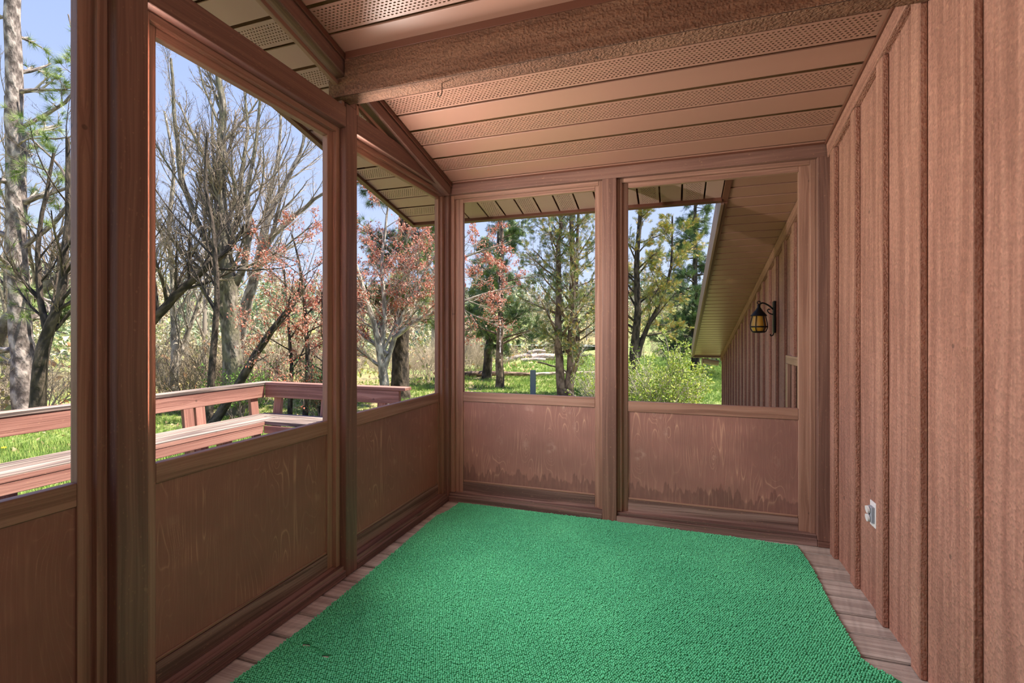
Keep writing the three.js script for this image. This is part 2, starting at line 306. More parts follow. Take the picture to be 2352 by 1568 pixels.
// rear wall
const PB = [-0.454, -0.359];
{
  const wall = struct('wall_back', 'stained timber header, post and sill of the rear screened wall', [0, 0, ZB]);
  mesh('post', box(PB[0], PB[1], 0, 2.292, -0.09, 0, { b: 0.005 }), M.trim, wall);
  mesh('corner_post', box(0.803, XR, 0.034, 2.292, -0.09, 0, { b: 0.004 }), M.trim, wall);
  mesh('header', box(-1.594, XR, 2.29, 2.372, -0.09, 0.0, { axis: 'x', b: 0.004 }), M.trim, wall);
  for (const [a, b, t] of [[-1.594, PB[0], 2.292], [PB[1], 0.803, 2.292]]) {
    mesh('bottom_plate', box(a, b, 0, 0.042, -0.09, 0, { axis: 'x', b: 0.004 }), M.baserail, wall);
    mesh('sill_strip', box(a, b, 0.042, 0.06, -0.09, -0.016, { axis: 'x', b: 0.003 }), M.baserail, wall);
    const o = new THREE.Group(); o.name = 'stops'; o.position.x = a; wall.add(o); stops(o, b - a, t, 0.06);
  }
  mesh('base_block', box(0.803, XR, 0, 0.034, -0.09, 0.004, { axis: 'x', b: 0.003 }), M.trim, wall);
}
// screen frames: stiles, rails, plywood below, clear pane above
function screen(n, W, o, label, pos, turn, ply, uo) {
  const w = struct('window_' + n, label, pos); w.rotation.y = turn;
  const F = -0.062, B = -0.094, s = o.stile;
  mesh('stile', box(0.004, s[0], 0.058, o.top + 0.06, B, F), M.frame, w);
  mesh('stile', box(W - s[1], W - 0.004, 0.058, o.top + 0.06, B, F), M.frame, w);
  mesh('top_rail', box(s[0], W - s[1], o.top, o.top + 0.06, B, F, { axis: 'x' }), M.frame, w);
  mesh('sill_rail', box(s[0], W - s[1], o.sill - 0.069, o.sill, B, F, { axis: 'x' }), M.frame, w);
  mesh('bottom_rail', box(s[0], W - s[1], 0.058, 0.137, B, F, { axis: 'x' }), M.baserail, w);
  mesh('bead', box(s[0], W - s[1], 0.137, 0.151, B, F - 0.004, { axis: 'x', b: 0.004 }), M.frame, w);
  const y0 = 0.15, y1 = o.sill - 0.068, pg = new THREE.BoxGeometry(W - s[0] - s[1] + 0.004, y1 - y0, 0.01);
  const P = pg.attributes.position, uv = pg.attributes.uv;
  for (let i = 0; i < P.count; i++) uv.setXY(i, P.getX(i) / 1.2 + uo, (P.getY(i) + (y1 - y0) / 2) / 0.8);
  pg.translate(W / 2 + (s[0] - s[1]) / 2, (y0 + y1) / 2, F - 0.014);
  mesh('plywood_panel', pg, ply, w);
  const pane = mesh('pane', box(s[0] - 0.004, W - s[1] + 0.004, o.sill - 0.004, o.top + 0.004, F - 0.02, F - 0.017, { plain: true }), M.glass, w);
  return w;
}
{
  const L = { stile: [0.066, 0.066], sill: 0.813, top: 2.254 }, Q = Math.PI / 2;
  const lab = ['screen panel of the left wall behind the camera', 'nearest left screen panel, cut by the picture edge', 'left screen panel between the two free posts', 'narrow-looking left screen panel beside the rear corner'];
  [9, 1, 2, 3].forEach((n, i) => { const [a, b] = BAYS[i]; screen(n, b - a, i === 3 ? { ...L, stile: [0.066, 0.046] } : L, lab[i], [XL, 0, -a], Q, M.plyLeft, 0.13 + 0.37 * i); });
  screen(4, PB[0] + 1.594, { stile: [0.092, 0.058], sill: 0.815, top: 2.238 }, 'left one of the two rear screen panels', [-1.594, 0, ZB], 0, M.plyBack, 0.2);
  screen(5, 0.803 - PB[1], { stile: [0.068, 0.086], sill: 0.799, top: 2.232 }, 'right one of the two rear screen panels, beside the house wall', [PB[1], 0, ZB], 0, M.plyBack, 0.71);
}
// ───────────────────────── things inside the porch ─────────────────────────
{
  const beam = thing('ceiling_beam', 'rough-sawn brown beam crossing below the ceiling, with a small hook', 'beam', [0, 2.44, -2.055]);
  mesh('timber', mergeGeometries([box(-1.56, XR - 0.001, 0, 0.185, -0.0515, 0.0515, { axis: 'x', b: 0.006 })]), M.beam, beam);
  mesh('bearing_end', box(-1.66, -1.545, 0.002, 0.1, -0.045, 0.045, { axis: 'x', b: 0.005 }), M.beam, beam);
  mesh('metal_channel', box(-1.55, XR - 0.035, 0.18, 0.216, -0.053, 0.056, { axis: 'x', b: 0.002 }), M.capTrim, beam);
}
{
  const h = thing('hook', 'small bent wire hook screwed into the underside of the beam', 'hook', [-1.04, 2.44, -2.05]);
  mesh('wire', tube([[0, 0.01, 0], [0, -0.02, 0], [0.001, -0.045, 0], [0.006, -0.058, 0], [0.015, -0.062, 0], [0.022, -0.054, 0], [0.022, -0.04, 0]].map(([x, y, z]) => [-x, y, z]), 0.0022, 30, 7), M.steel, h);
}
// added fill strips hidden behind the free posts, lighting the room from the left
function addedFillStrip(label, pos, tall, wide, color, radiance) {
  const l = thing('strip_light', label, 'light', pos, 'added fill strips on the posts');
  mesh('housing', box(-0.05, 0, -tall / 2 - 0.02, tall / 2 + 0.02, -wide, 0, { b: 0.002 }), M.capTrim, l);
  mesh('diffuser', box(0, 0.004, -tall / 2, tall / 2, -wide + 0.002, -0.002, { b: 0.001 }), new THREE.MeshStandardMaterial({ color: 0xf4f0ea, emissive: color, emissiveIntensity: 1.2, roughness: 0.4 }), l);
  const a = new THREE.RectAreaLight(color, radiance, wide - 0.004, tall); a.position.set(0.006, 0, -wide / 2); a.rotation.y = -Math.PI / 2; l.add(a);
}
RectAreaLightUniformsLib.init();
addedFillStrip('unseen upright fill light added on the far side of the free post under the beam', [-1.634, 1.6, -2.158], 1.25, 0.042, 0xfff4ea, ADDED_FILL_FAR);
addedFillStrip('unseen upright fill light added on the far side of the post nearest the camera', [-1.634, 1.6, -1.087], 1.25, 0.022, 0xfff4ea, ADDED_FILL_NEAR);
{ // outlet with a weatherproof cover, both lids ajar
  const o = thing('electrical_outlet', 'white weatherproof outlet with two round flip lids on the right wall', 'outlet', [XR, 0.428, -2.602]);
  mesh('cover_plate', box(-0.006, 0.0, -0.057, 0.057, -0.036, 0.036, { b: 0.002 }), M.white, o);
  mesh('housing', box(-0.019, -0.006, -0.036, 0.036, -0.021, 0.021, { b: 0.003 }), M.greyPlastic, o);
  for (const y of [0.019, -0.019]) { const c = mesh('lid', new THREE.CylinderGeometry(0.017, 0.017, 0.009, 24).rotateZ(Math.PI / 2), M.white, o); c.position.set(-0.026, y, -0.004); c.rotation.z = 0.12; mesh('gasket', new THREE.CylinderGeometry(0.014, 0.014, 0.006, 20).rotateZ(Math.PI / 2).translate(0.007, 0, 0), M.greyPlastic, c); }
  mesh('screw', new THREE.CylinderGeometry(0.003, 0.003, 0.002, 10).rotateZ(Math.PI / 2).translate(-0.02, 0, 0), M.steel, o);
}
{ // green tufted carpet with frayed edges and two worn-through spots
  const c = thing('carpet', 'green tufted outdoor carpet covering the deck boards, frayed along its edges', 'carpet', [0, 0, 0]);
  const edge = [[-1.495, 0.9], [-1.495, -1.3], [-1.488, -1.65], [-1.5, -2.1], [-1.52, -2.55], [-1.54, -2.95], [-1.505, -3.06], [-1.5, -3.232], [-0.45, -3.24], [0.3, -3.222], [0.69, -3.205], [0.7, -2.9], [0.686, -2.55], [0.684, -2.17], [0.71, -2.125], [0.76, -2.09], [0.8, -2.04], [0.81, -1.6], [0.8, 0.9]];
  const outline = []; const r = rng(77);
  for (let i = 0; i < edge.length; i++) { const [x0, z0] = edge[i], [x1, z1] = edge[(i + 1) % edge.length], n = Math.ceil(Math.hypot(x1 - x0, z1 - z0) / 0.02); for (let k = 0; k < n; k++) outline.push([lerp(x0, x1, k / n) + (r() - 0.5) * 0.007, lerp(z0, z1, k / n) + (r() - 0.5) * 0.007]); }
  const holes = [[-1.395, -1.56, 0.022, 0.011], [-1.275, -1.53, 0.02, 0.009]];
  const s = new THREE.Shape(outline.map(([x, z]) => new THREE.Vector2(x, -z)));
  for (const [hx, hz, a, b] of holes) { const p = new THREE.Path(); for (let k = 0; k < 12; k++) { const t = k / 12 * Math.PI * 2, q = 1 + (r() - 0.5) * 0.4; p[k ? 'lineTo' : 'moveTo'](hx + Math.cos(t) * a * q, -hz + Math.sin(t) * b * q); } s.holes.push(p); }
  const g = new THREE.ExtrudeGeometry(s, { depth: 0.005, bevelEnabled: false }); g.rotateX(-Math.PI / 2);
  mesh('backing', g, new THREE.MeshStandardMaterial({ color: 0x359463, roughness: 0.95 }), c);
  // tufts on a slightly staggered grid
  const inside = (x, z) => { let q = false; for (let i = 0, j = edge.length - 1; i < edge.length; j = i++) { const [xi, zi] = edge[i], [xj, zj] = edge[j]; if ((zi > z) !== (zj > z) && x < (xj - xi) * (z - zi) / (zj - zi) + xi) q = !q; } return q && !holes.some(([hx, hz, a, b]) => ((x - hx) / a) ** 2 + ((z - hz) / b) ** 2 < 1) && !(Math.abs(z + 1.545 - (x + 1.33) * 0.25) < 0.005 && x > -1.39 && x < -1.28); };
  const spots = []; const pit = 0.0094;
  for (let i = 0; i < 245; i++) for (let j = 0; j < 300; j++) { const x = -1.545 + i * pit + (j % 2) * pit * 0.5 + (r() - 0.5) * 0.003, z = -3.238 + j * pit * 0.95 + (r() - 0.5) * 0.003; if (z < -0.55 && inside(x, z)) spots.push([x, z]); }
  const tg = new THREE.ConeGeometry(0.0052, 0.009, 5, 1, true); tg.translate(0, 0.0045, 0);
  const cap = new THREE.IcosahedronGeometry(0.0046, 0); cap.scale(1, 0.75, 1); cap.translate(0, 0.0042, 0);
  const e = new THREE.Euler(), qn = new THREE.Quaternion(), v = new THREE.Vector3(), sc = new THREE.Vector3();
  stuffPart('pile', cap, new THREE.MeshStandardMaterial({ roughness: 0.8, color: 0xffffff }), spots.length, c, (i, m) => { e.set((r() - 0.5) * 0.4, r() * 6.28, (r() - 0.5) * 0.4); const k = 0.82 + r() * 0.24; m.compose(v.set(spots[i][0], 0.0045, spots[i][1]), qn.setFromEuler(e), sc.set(k, k * (0.85 + r() * 0.4), k)); }, (i, col) => { const n = fbm((spots[i][0] + 4) / 8, (spots[i][1] + 4) / 8, 24, 24, 3, 3); const k = 0.8 + r() * 0.3 + (n - 0.5) * 0.35; col.setRGB(0.12 * k + (n - 0.5) * 0.03, 0.64 * k, 0.34 * k, THREE.LinearSRGBColorSpace); });
}
// ───────────────────────── the house beyond the porch ─────────────────────────
{
  const wall = struct('wall_house', 'board-and-batten house wall seen through the rear right screen');
  for (let k = 1; k < 21; k++) {
    const z1 = -3.104 - 0.0375 - 0.3285 * (k - 1), z0 = z1 - 0.3285;
    if (z0 > -3.3) continue;
    mesh('board', box(XR + R0() * 0.002, XR + 0.03, -1.25, ceilY(z1) - 0.02, z0, z1 - 0.002, { b: 0.001 }), M.siding, wall);
    mesh('batten', box(XR - 0.022, XR, -1.2, ceilY(z0) - 0.07, z0 + 0.002, z0 + 0.078), M.siding, wall);
  }
  const fr = new THREE.Group(); fr.name = 'frieze_board'; fr.position.y = Y0; fr.rotation.x = -PHI; wall.add(fr);
  mesh('board_face', box(XR - 0.03, XR + 0.01, -0.1, -0.004, -9.85 / CP, -3.36 / CP, { axis: 'z' }), M.siding, fr);
  mesh('wall_core', box(XR + 0.03, XR + 0.16, -1.3, 0.7, -9.7, -3.36, { plain: true }), M.sheathing, wall);
  mesh('wall_core', box(XR + 0.03, XR + 0.16, 0.7, 1.5, -6.9, -3.36, { plain: true }), M.sheathing, wall);
  mesh('wall_core', box(XR + 0.03, XR + 0.16, 1.5, 2.15, -4.2, -3.36, { plain: true }), M.sheathing, wall);
  mesh('end_wall', box(XR + 0.03, 9, -1.3, 0.82, -9.72, -9.68, { plain: true }), M.siding, wall);
  mesh('foundation', box(XR + 0.02, 9, -1.6, -1.2, -9.7, 9, { plain: true }), M.concrete, wall);
  mesh('far_wall', box(8.6, 8.7, -1.3, 3, -9.7, 9, { plain: true }), M.siding, wall);  // far house walls out of view, keep sky and sun off the porch
  mesh('rear_wall', box(-1.7, 8.7, -1.3, 2.9, 3.0, 3.1, { plain: true }), M.siding, wall);
  const rake = struct('eave_soffit_house', 'brown plank-like soffit under the sloping house roof edge', [0, Y0, 0]);
  rake.rotation.x = -PHI;
  strips(rake, 0.372, XR - 0.001, -9.86, -3.3, M.metalPanel, 'hole', 99);
  mesh('backing', box(0.36, XR, 0.085, 0.092, -9.86 / CP, -3.3 / CP, { plain: true }), M.sheathing, rake);
  mesh('edge_trim', box(0.352, 0.376, -0.02, 0.02, -9.88 / CP, -3.84 / CP, { axis: 'z', b: 0.002 }), M.capTrim, rake);
  mesh('inner_trim', box(0.335, 0.376, -0.012, 0.02, -3.84 / CP, -3.31 / CP, { axis: 'z', b: 0.002 }), M.capTrim, rake);
  mesh('fascia', box(0.33, 0.352, -0.03, 0.2, -9.9 / CP, -3.84 / CP, { axis: 'z', b: 0.003 }), M.fascia, rake);
  mesh('eave_fascia', box(0.33, 9, -0.03, 0.2, -9.92 / CP, -9.88 / CP, { axis: 'x', b: 0.003 }), M.fascia, rake);
}
{
  const w = struct('window_10', 'house window with a pale wooden casing beyond the rear right screen', [XR, 0, 0]);
  mesh('head_casing', box(-0.03, 0.0, 1.02, 1.085, -4.29, -3.5, { axis: 'z' }), M.frame, w);
  mesh('side_casing', box(-0.03, 0.0, 0.05, 1.02, -4.29, -4.22), M.frame, w);
  mesh('side_casing', box(-0.03, 0.0, 0.05, 1.02, -3.57, -3.5), M.frame, w);
  mesh('sill', box(-0.05, 0.0, 0.0, 0.05, -4.32, -3.47, { axis: 'z' }), M.frame, w);
  mesh('pane', box(-0.008, -0.002, 0.05, 1.02, -4.22, -3.57, { plain: true }), new THREE.MeshPhysicalMaterial({ color: 0x10120f, roughness: 0.05 }), w);
}
function wallLantern(label, pos, candela) {
  const l = thing('wall_lantern', label, 'lantern', pos, 'iron wall lanterns');
  const lathe = (pts, m, n, s = 8) => mesh(n, new THREE.LatheGeometry(pts.map(([x, y]) => new THREE.Vector2(x, y)), s), m, l);
  const B = -0.13;
  mesh('back_plate', box(-0.018, 0, -0.14, 0.14, -0.035, 0.035, { b: 0.006 }), M.iron, l);
  mesh('arm', tube([[-0.01, 0.06, 0], [-0.05, 0.1, 0], [-0.1, 0.125, 0], [B, 0.11, 0]], 0.007), M.iron, l);
  mesh('scroll', tube([[-0.01, 0.02, 0], [-0.04, 0.03, 0], [-0.06, 0.05, 0], [-0.055, 0.07, 0], [-0.04, 0.065, 0]], 0.005), M.iron, l);
  mesh('tail', tube([[-0.01, -0.13, 0], [-0.02, -0.16, 0], [-0.035, -0.165, 0], [-0.04, -0.15, 0]], 0.005), M.iron, l);
  lathe([[0.001, 0.115], [0.014, 0.108], [0.012, 0.09], [0.03, 0.06], [0.055, 0.03], [0.066, 0.015], [0.07, 0.01], [0.001, 0.01]], M.iron, 'roof').position.x = B;
  mesh('finial', new THREE.TorusGeometry(0.013, 0.004, 8, 16).translate(B, 0.128, 0), M.iron, l);
  lathe([[0.05, 0.01], [0.066, -0.09], [0.06, -0.1], [0.05, -0.125], [0.048, -0.125], [0.058, -0.1], [0.063, -0.09], [0.047, 0.01]], candela ? new THREE.MeshPhysicalMaterial({ color: 0xf0d8b0, roughness: 0.3, transmission: 0.5, thickness: 0, emissive: 0xffd8a8, emissiveIntensity: 1.2 }) : M.amber, 'glass', 6).position.x = B;
  if (candela) { const p = new THREE.PointLight(0xfff0e2, candela, 0, 2); p.position.set(B, -0.05, 0); p.castShadow = true; p.shadow.radius = 2; l.add(p); }
  for (let k = 0; k < 6; k++) { const a = k / 6 * Math.PI * 2, c = Math.cos(a), s = Math.sin(a); mesh('rib', tube([[B + c * 0.054, 0.01, s * 0.054], [B + c * 0.069, -0.09, s * 0.069], [B + c * 0.053, -0.13, s * 0.053]], 0.004, 12, 6), M.iron, l); }
  mesh('band', new THREE.TorusGeometry(0.068, 0.006, 8, 24).rotateX(Math.PI / 2).translate(B, -0.085, 0), M.iron, l);
  lathe([[0.001, -0.14], [0.045, -0.138], [0.06, -0.128], [0.05, -0.122], [0.001, -0.124]], M.iron, 'base').position.x = B;
}
wallLantern('black iron wall lantern with amber glass beyond the rear right screen', [XR - 0.022, 1.4, -4.73], 0);
wallLantern('unseen black iron lantern added as fill light on the right wall behind the camera', [XR - 0.022, 2.0, 0.35], FILL_LANTERN);  // added out of view to brighten the left wall
{
  const g = thing('gutter_outlet', 'short pale gutter end at the far lower corner of the house roof', 'gutter', [0.66, 0.72, -9.86]);
  mesh('pipe', new THREE.CylinderGeometry(0.05, 0.05, 0.3, 16, 1, true).rotateZ(Math.PI / 2 - 0.15), new THREE.MeshStandardMaterial({ color: 0xb8a88c, roughness: 0.5, side: THREE.DoubleSide }), g);
  mesh('flange', new THREE.TorusGeometry(0.06, 0.012, 8, 20).rotateY(Math.PI / 2).translate(-0.14, -0.01, 0), new THREE.MeshStandardMaterial({ color: 0xc4b498, roughness: 0.5 }), g);
}
// ───────────────────────── deck and bench outside ─────────────────────────
{
  const d = struct('deck', 'weathered deck between the porch and the bench');
  for (let k = 0; k < 16; k++) { const x1 = -1.7 - 0.1505 * k; mesh('plank', box(x1 - 0.145, x1, -0.04, -0.004, -3.95, 3.2, { axis: 'z', b: 0.003 }), M.deck, d); }
  mesh('frame', box(-4.1, -1.72, -0.25, -0.045, -3.93, 3.2, { plain: true }), M.sheathing, d);
  for (const [x, z] of [[-4.0, -3.8], [-4.0, -1.5], [-4.0, 1], [-2.6, -3.8]]) mesh('support_post', box(x - 0.05, x + 0.05, -1.1, -0.25, z - 0.05, z + 0.05), M.bench, d);
}
{
  const B = thing('bench', 'L-shaped red-stained deck bench with worn grey seat and backrest rail', 'bench', [-4.02, 0, -3.9]);
  const N = 6.2;   // the long arm runs towards the camera side
  // long arm (faces the porch), then the short arm (faces the camera)
  const cap = box(-0.1, 0.014, 0.722, 0.752, -0.1, N, { axis: 'z', b: 0.005 }); mesh('backrest_cap', cap, M.benchWorn, B);
  mesh('backrest_board', box(-0.03, 0.008, 0.598, 0.72, 0.01, N, { axis: 'z', b: 0.004 }), M.bench, B);
  mesh('seat_plank', box(0.02, 0.2, 0.405, 0.44, 0.02, N, { axis: 'z', b: 0.004 }), M.benchWorn, B);
  mesh('seat_plank', box(0.208, 0.4, 0.405, 0.44, 0.215, N, { axis: 'z', b: 0.004 }), M.benchWorn, B);
  mesh('seat_edge', box(0.402, 0.415, 0.402, 0.432, 0.4, N, { axis: 'z', b: 0.003 }), M.bench, B);
  mesh('apron', box(0.387, 0.413, 0.33, 0.4, 0.415, N, { axis: 'z', b: 0.003 }), M.bench, B);
  mesh('backrest_cap', box(0.016, 1.67, 0.722, 0.752, -0.1, 0.014, { axis: 'x', b: 0.005 }), M.bench, B);
  mesh('backrest_board', box(0.01, 1.6, 0.598, 0.72, -0.03, 0.008, { axis: 'x', b: 0.004 }), M.bench, B);
  mesh('seat_plank', box(0.205, 1.6, 0.405, 0.44, 0.02, 0.205, { axis: 'x', b: 0.004 }), M.benchWorn, B);
  mesh('seat_plank', box(0.405, 1.6, 0.405, 0.44, 0.212, 0.4, { axis: 'x', b: 0.004 }), M.benchWorn, B);
  mesh('apron', box(0.414, 1.6, 0.33, 0.4, 0.387, 0.413, { axis: 'x', b: 0.003 }), M.bench, B);
  const brace = (x, z, tx, tz, h0 = 0.0, h1 = 0.72) => { const g = box(-0.018, 0.018, 0, Math.hypot(h1 - h0, 0.09), -0.045, 0.045); const m = mesh('brace', g, M.bench, B); m.position.set(x, h0, z); if (tx) m.rotation.z = tx * 0.12; else { m.rotation.y = Math.PI / 2; m.rotation.x = 0; m.rotation.order = 'YXZ'; m.rotation.z = -tz * 0.12; } };
  for (const z of [0.72, 0.83, 2.17, 2.28, 3.65, 3.76, 5.1]) brace(0.06, z, 1, 0, 0, 0.71);
  for (const z of [0.72, 0.98, 2.17, 3.65, 5.1]) mesh('leg', box(0.28, 0.36, 0, 0.4, z - 0.02, z + 0.07), M.bench, B);
  brace(0.04, 0.12, 1, 0); brace(0.16, 0.045, 0, 1); brace(0.75, 0.045, 0, 1); brace(1.4, 0.045, 0, 1);
  for (const x of [0.75, 1.4]) mesh('leg', box(x - 0.02, x + 0.07, 0, 0.4, 0.28, 0.36), M.bench, B);
}
// ───────────────────────── ground ─────────────────────────
const groundY = (x, z) => {
  const r = Math.hypot(x, z), n = fbm(x / 60 + 0.5, z / 60 + 0.5, 12, 12, 3, 5) - 0.5;
  let y = -0.82 + n * 0.35 - 0.2 * smooth(6, 18, r);
  y -= 2.6 * smooth(-16, -44, x + 0.15 * z);                       // the wooded slope falls away to the left
  y += 13 * smooth(75, 190, r) * smooth(-0.1, 0.5, (-x - z * 0.35) / r) + 3 * smooth(95, 200, r);   // far hillside
  return y;
};
const grassiness = (x, z) => {   // 1 lawn, 0 leaf litter under the trees
  const lawn = smooth(-17, -13, x + 0.12 * z) , back = smooth(-13, -17, z) * smooth(-8.2, -6.5, x);
  const litter = fbm(x / 40 + 0.5, z / 40 + 0.5, 40, 40, 3, 61);
  return clamp(Math.max(lawn * smooth(-11.5, -9.5, z), back, lawn * 0.55) - smooth(0.55, 0.7, litter) * 0.5);
};
{
  const rings = 90, sect = 160, pos = [], uv = [], idx = [];
  for (let i = 0; i <= rings; i++) { const r = 0.5 + 210 * Math.pow(i / rings, 2.1); for (let j = 0; j <= sect; j++) { const a = j / sect * Math.PI * 2, x = Math.cos(a) * r, z = Math.sin(a) * r; pos.push(x, groundY(x, z), z); uv.push(x / 48 + 0.5, z / 48 + 0.5); } }
  for (let i = 0; i < rings; i++) for (let j = 0; j < sect; j++) { const a = i * (sect + 1) + j, b = a + sect + 1; idx.push(a, a + 1, b, b, a + 1, b + 1); }
  const g = new THREE.BufferGeometry(); g.setAttribute('position', new THREE.Float32BufferAttribute(pos, 3)); g.setAttribute('uv', new THREE.Float32BufferAttribute(uv, 2)); g.setIndex(idx); g.computeVertexNormals();
  const map = colorTex(2048, 2048, (u, v, o) => {
    const x = (u - 0.5) * 48, z = (v - 0.5) * 48, gr = grassiness(x, z);
    const f = fbm(u, v, 300, 300, 3, 71), c = fbm(u, v, 60, 60, 3, 73), h = vn(u * 900, v * 900, 900, 900, 3);
    const G = [lerp(102, 152, f), lerp(122, 168, f), lerp(66, 92, f)], L = [lerp(116, 178, f), lerp(108, 164, f), lerp(76, 118, f)];
    mix3(o, L, G, clamp(gr + (c - 0.5) * 0.9)); const k = 0.8 + h * 0.4; o[0] *= k; o[1] *= k; o[2] *= k;
  });
  const ground = mesh('ground', g, new THREE.MeshStandardMaterial({ map, roughness: 0.95 }), scene);
  ground.userData = { kind: 'structure', label: 'lawn and leaf litter around the porch, falling to woods on the left' };
  const p = mesh('pond', new THREE.CircleGeometry(30, 48).rotateX(-Math.PI / 2).scale(1.6, 1, 0.5).translate(4, -0.9, -96), new THREE.MeshStandardMaterial({ color: 0x7f93a3, roughness: 0.15 }), scene);
  p.userData = { kind: 'structure', label: 'grey-blue pond beyond the far lawn' };
}
// ───────────────────────── vegetation ─────────────────────────
class Tubes {
  constructor() { this.p = []; this.n = []; this.u = []; this.i = []; }
  add(pts, r0, r1, sides, pow = 1) {
    const base = this.p.length / 3, N = pts.length; let nx = 1, ny = 0, nz = 0, L = 0;
    for (let k = 0; k < N; k++) {
      const a = pts[Math.max(0, k - 1)], b = pts[Math.min(N - 1, k + 1)]; let tx = b[0] - a[0], ty = b[1] - a[1], tz = b[2] - a[2], l = Math.hypot(tx, ty, tz) || 1; tx /= l; ty /= l; tz /= l;
      if (k) L += Math.hypot(pts[k][0] - pts[k - 1][0], pts[k][1] - pts[k - 1][1], pts[k][2] - pts[k - 1][2]);
      let d = nx * tx + ny * ty + nz * tz; nx -= d * tx; ny -= d * ty; nz -= d * tz; l = Math.hypot(nx, ny, nz); if (l < 1e-3) { nx = ty; ny = -tx; nz = 0; l = Math.hypot(nx, ny, nz) || 1; } nx /= l; ny /= l; nz /= l;
      const bx = ty * nz - tz * ny, by = tz * nx - tx * nz, bz = tx * ny - ty * nx, r = lerp(r0, r1, Math.pow(k / (N - 1), pow));
      for (let s = 0; s <= sides; s++) { const q = s / sides * Math.PI * 2, c = Math.cos(q), w = Math.sin(q), vx = nx * c + bx * w, vy = ny * c + by * w, vz = nz * c + bz * w; this.p.push(pts[k][0] + vx * r, pts[k][1] + vy * r, pts[k][2] + vz * r); this.n.push(vx, vy, vz); this.u.push(s / sides * Math.max(1, Math.round(r0 * 12)) * 0.5, L * 0.7); }
    }
    for (let k = 0; k < N - 1; k++) for (let s = 0; s < sides; s++) { const a = base + k * (sides + 1) + s, b = a + sides + 1; this.i.push(a, a + 1, b, b, a + 1, b + 1); }
  }
  geo() { const g = new THREE.BufferGeometry(); g.setAttribute('position', new THREE.Float32BufferAttribute(this.p, 3)); g.setAttribute('normal', new THREE.Float32BufferAttribute(this.n, 3)); g.setAttribute('uv', new THREE.Float32BufferAttribute(this.u, 2)); g.setIndex(this.i); return g; }
  get empty() { return !this.i.length; }
}
function barkMat(a, b, seed, moss) {
  const map = colorTex(256, 512, (u, v, o) => { const f = fbm(u, v, 10, 8, 4, seed), c = fbm(u, v, 3, 4, 3, seed + 9), t = clamp((f - 0.5) * 2.4 + 0.5); mix3(o, a, b, t); if (moss) mix3(o, [...o], moss, smooth(0.52, 0.7, c) * 0.7); });
  const bm = grayTex(256, 512, (u, v) => clamp(0.5 + (fbm(u, v, 10, 8, 4, seed) - 0.5) * 2));
  return new THREE.MeshStandardMaterial({ map, bumpMap: bm, bumpScale: 0.02, roughness: 0.9 });
}
M.barkPine = barkMat([92, 82, 80], [188, 176, 172], 201);
M.barkGrey = barkMat([86, 80, 74], [160, 152, 142], 203, [124, 122, 98]);
M.barkDark = barkMat([44, 38, 34], [98, 86, 76], 205);
M.barkCedar = barkMat([78, 62, 54], [150, 128, 114], 207);
M.barkPale = barkMat([120, 112, 104], [208, 200, 188], 209);
M.limbRed = new THREE.MeshStandardMaterial({ color: 0x8a5a48, roughness: 0.85 });
M.twig = new THREE.MeshStandardMaterial({ color: 0x9c8e80, roughness: 0.85 });
M.twigPale = new THREE.MeshStandardMaterial({ color: 0xc2b8ae, roughness: 0.85 });
M.twigDark = new THREE.MeshStandardMaterial({ color: 0x74685e, roughness: 0.85 });
M.leaf = new THREE.MeshPhysicalMaterial({ color: 0xffffff, roughness: 0.8, side: THREE.DoubleSide, transmission: 0.25, thickness: 0 });
M.needle = new THREE.MeshStandardMaterial({ color: 0xffffff, roughness: 0.7, side: THREE.DoubleSide });

const norm = v => { const l = Math.hypot(...v) || 1; return [v[0] / l, v[1] / l, v[2] / l]; };
function deviate(d, ang, r) { // a direction at angle `ang` from d, random azimuth
  const a = Math.abs(d[1]) < 0.9 ? [0, 1, 0] : [1, 0, 0], u = norm([d[1] * a[2] - d[2] * a[1], d[2] * a[0] - d[0] * a[2], d[0] * a[1] - d[1] * a[0]]), w = [d[1] * u[2] - d[2] * u[1], d[2] * u[0] - d[0] * u[2], d[0] * u[1] - d[1] * u[0]], q = r() * 6.283, c = Math.cos(q) * Math.sin(ang), s = Math.sin(q) * Math.sin(ang), k = Math.cos(ang);
  return [d[0] * k + u[0] * c + w[0] * s, d[1] * k + u[1] * c + w[1] * s, d[2] * k + u[2] * c + w[2] * s];
}
// grow a limb; children per level come from P[level]
function grow(T, p, d, len, rad, lv, P, r, tips) {
  const L = P[lv], n = L.seg, pts = [p.slice()]; let q = p.slice(), dir = d.slice();
  const kids = [];
  for (let k = 0; k < n; k++) {
    dir = norm([dir[0] + (r() - 0.5) * L.wander, dir[1] + (r() - 0.5) * L.wander + L.up, dir[2] + (r() - 0.5) * L.wander]);
    q = [q[0] + dir[0] * len / n, q[1] + dir[1] * len / n, q[2] + dir[2] * len / n]; pts.push(q);
    kids.push([q, dir.slice(), (k + 1) / n]);
  }
  T[Math.min(lv, T.length - 1)].add(pts, rad, rad * (L.taper ?? 0.3), L.sides);
  if (lv + 1 < P.length) { const C = P[lv + 1], cnt = Math.max(1, Math.round(C.n * (0.75 + r() * 0.5) * Math.min(1.3, 0.5 + len / (L.ref ?? len)))); for (let c = 0; c < cnt; c++) sprout(T, pts, rad, L, len, lv + 1, P, r, tips, C.from + (1 - C.from) * (c + r()) / cnt); }
  if (lv >= P.length - (P.leafLevels ?? 1)) { for (const [a, b, t] of kids) if (t > 0.3) tips.push([a, b]); }
}
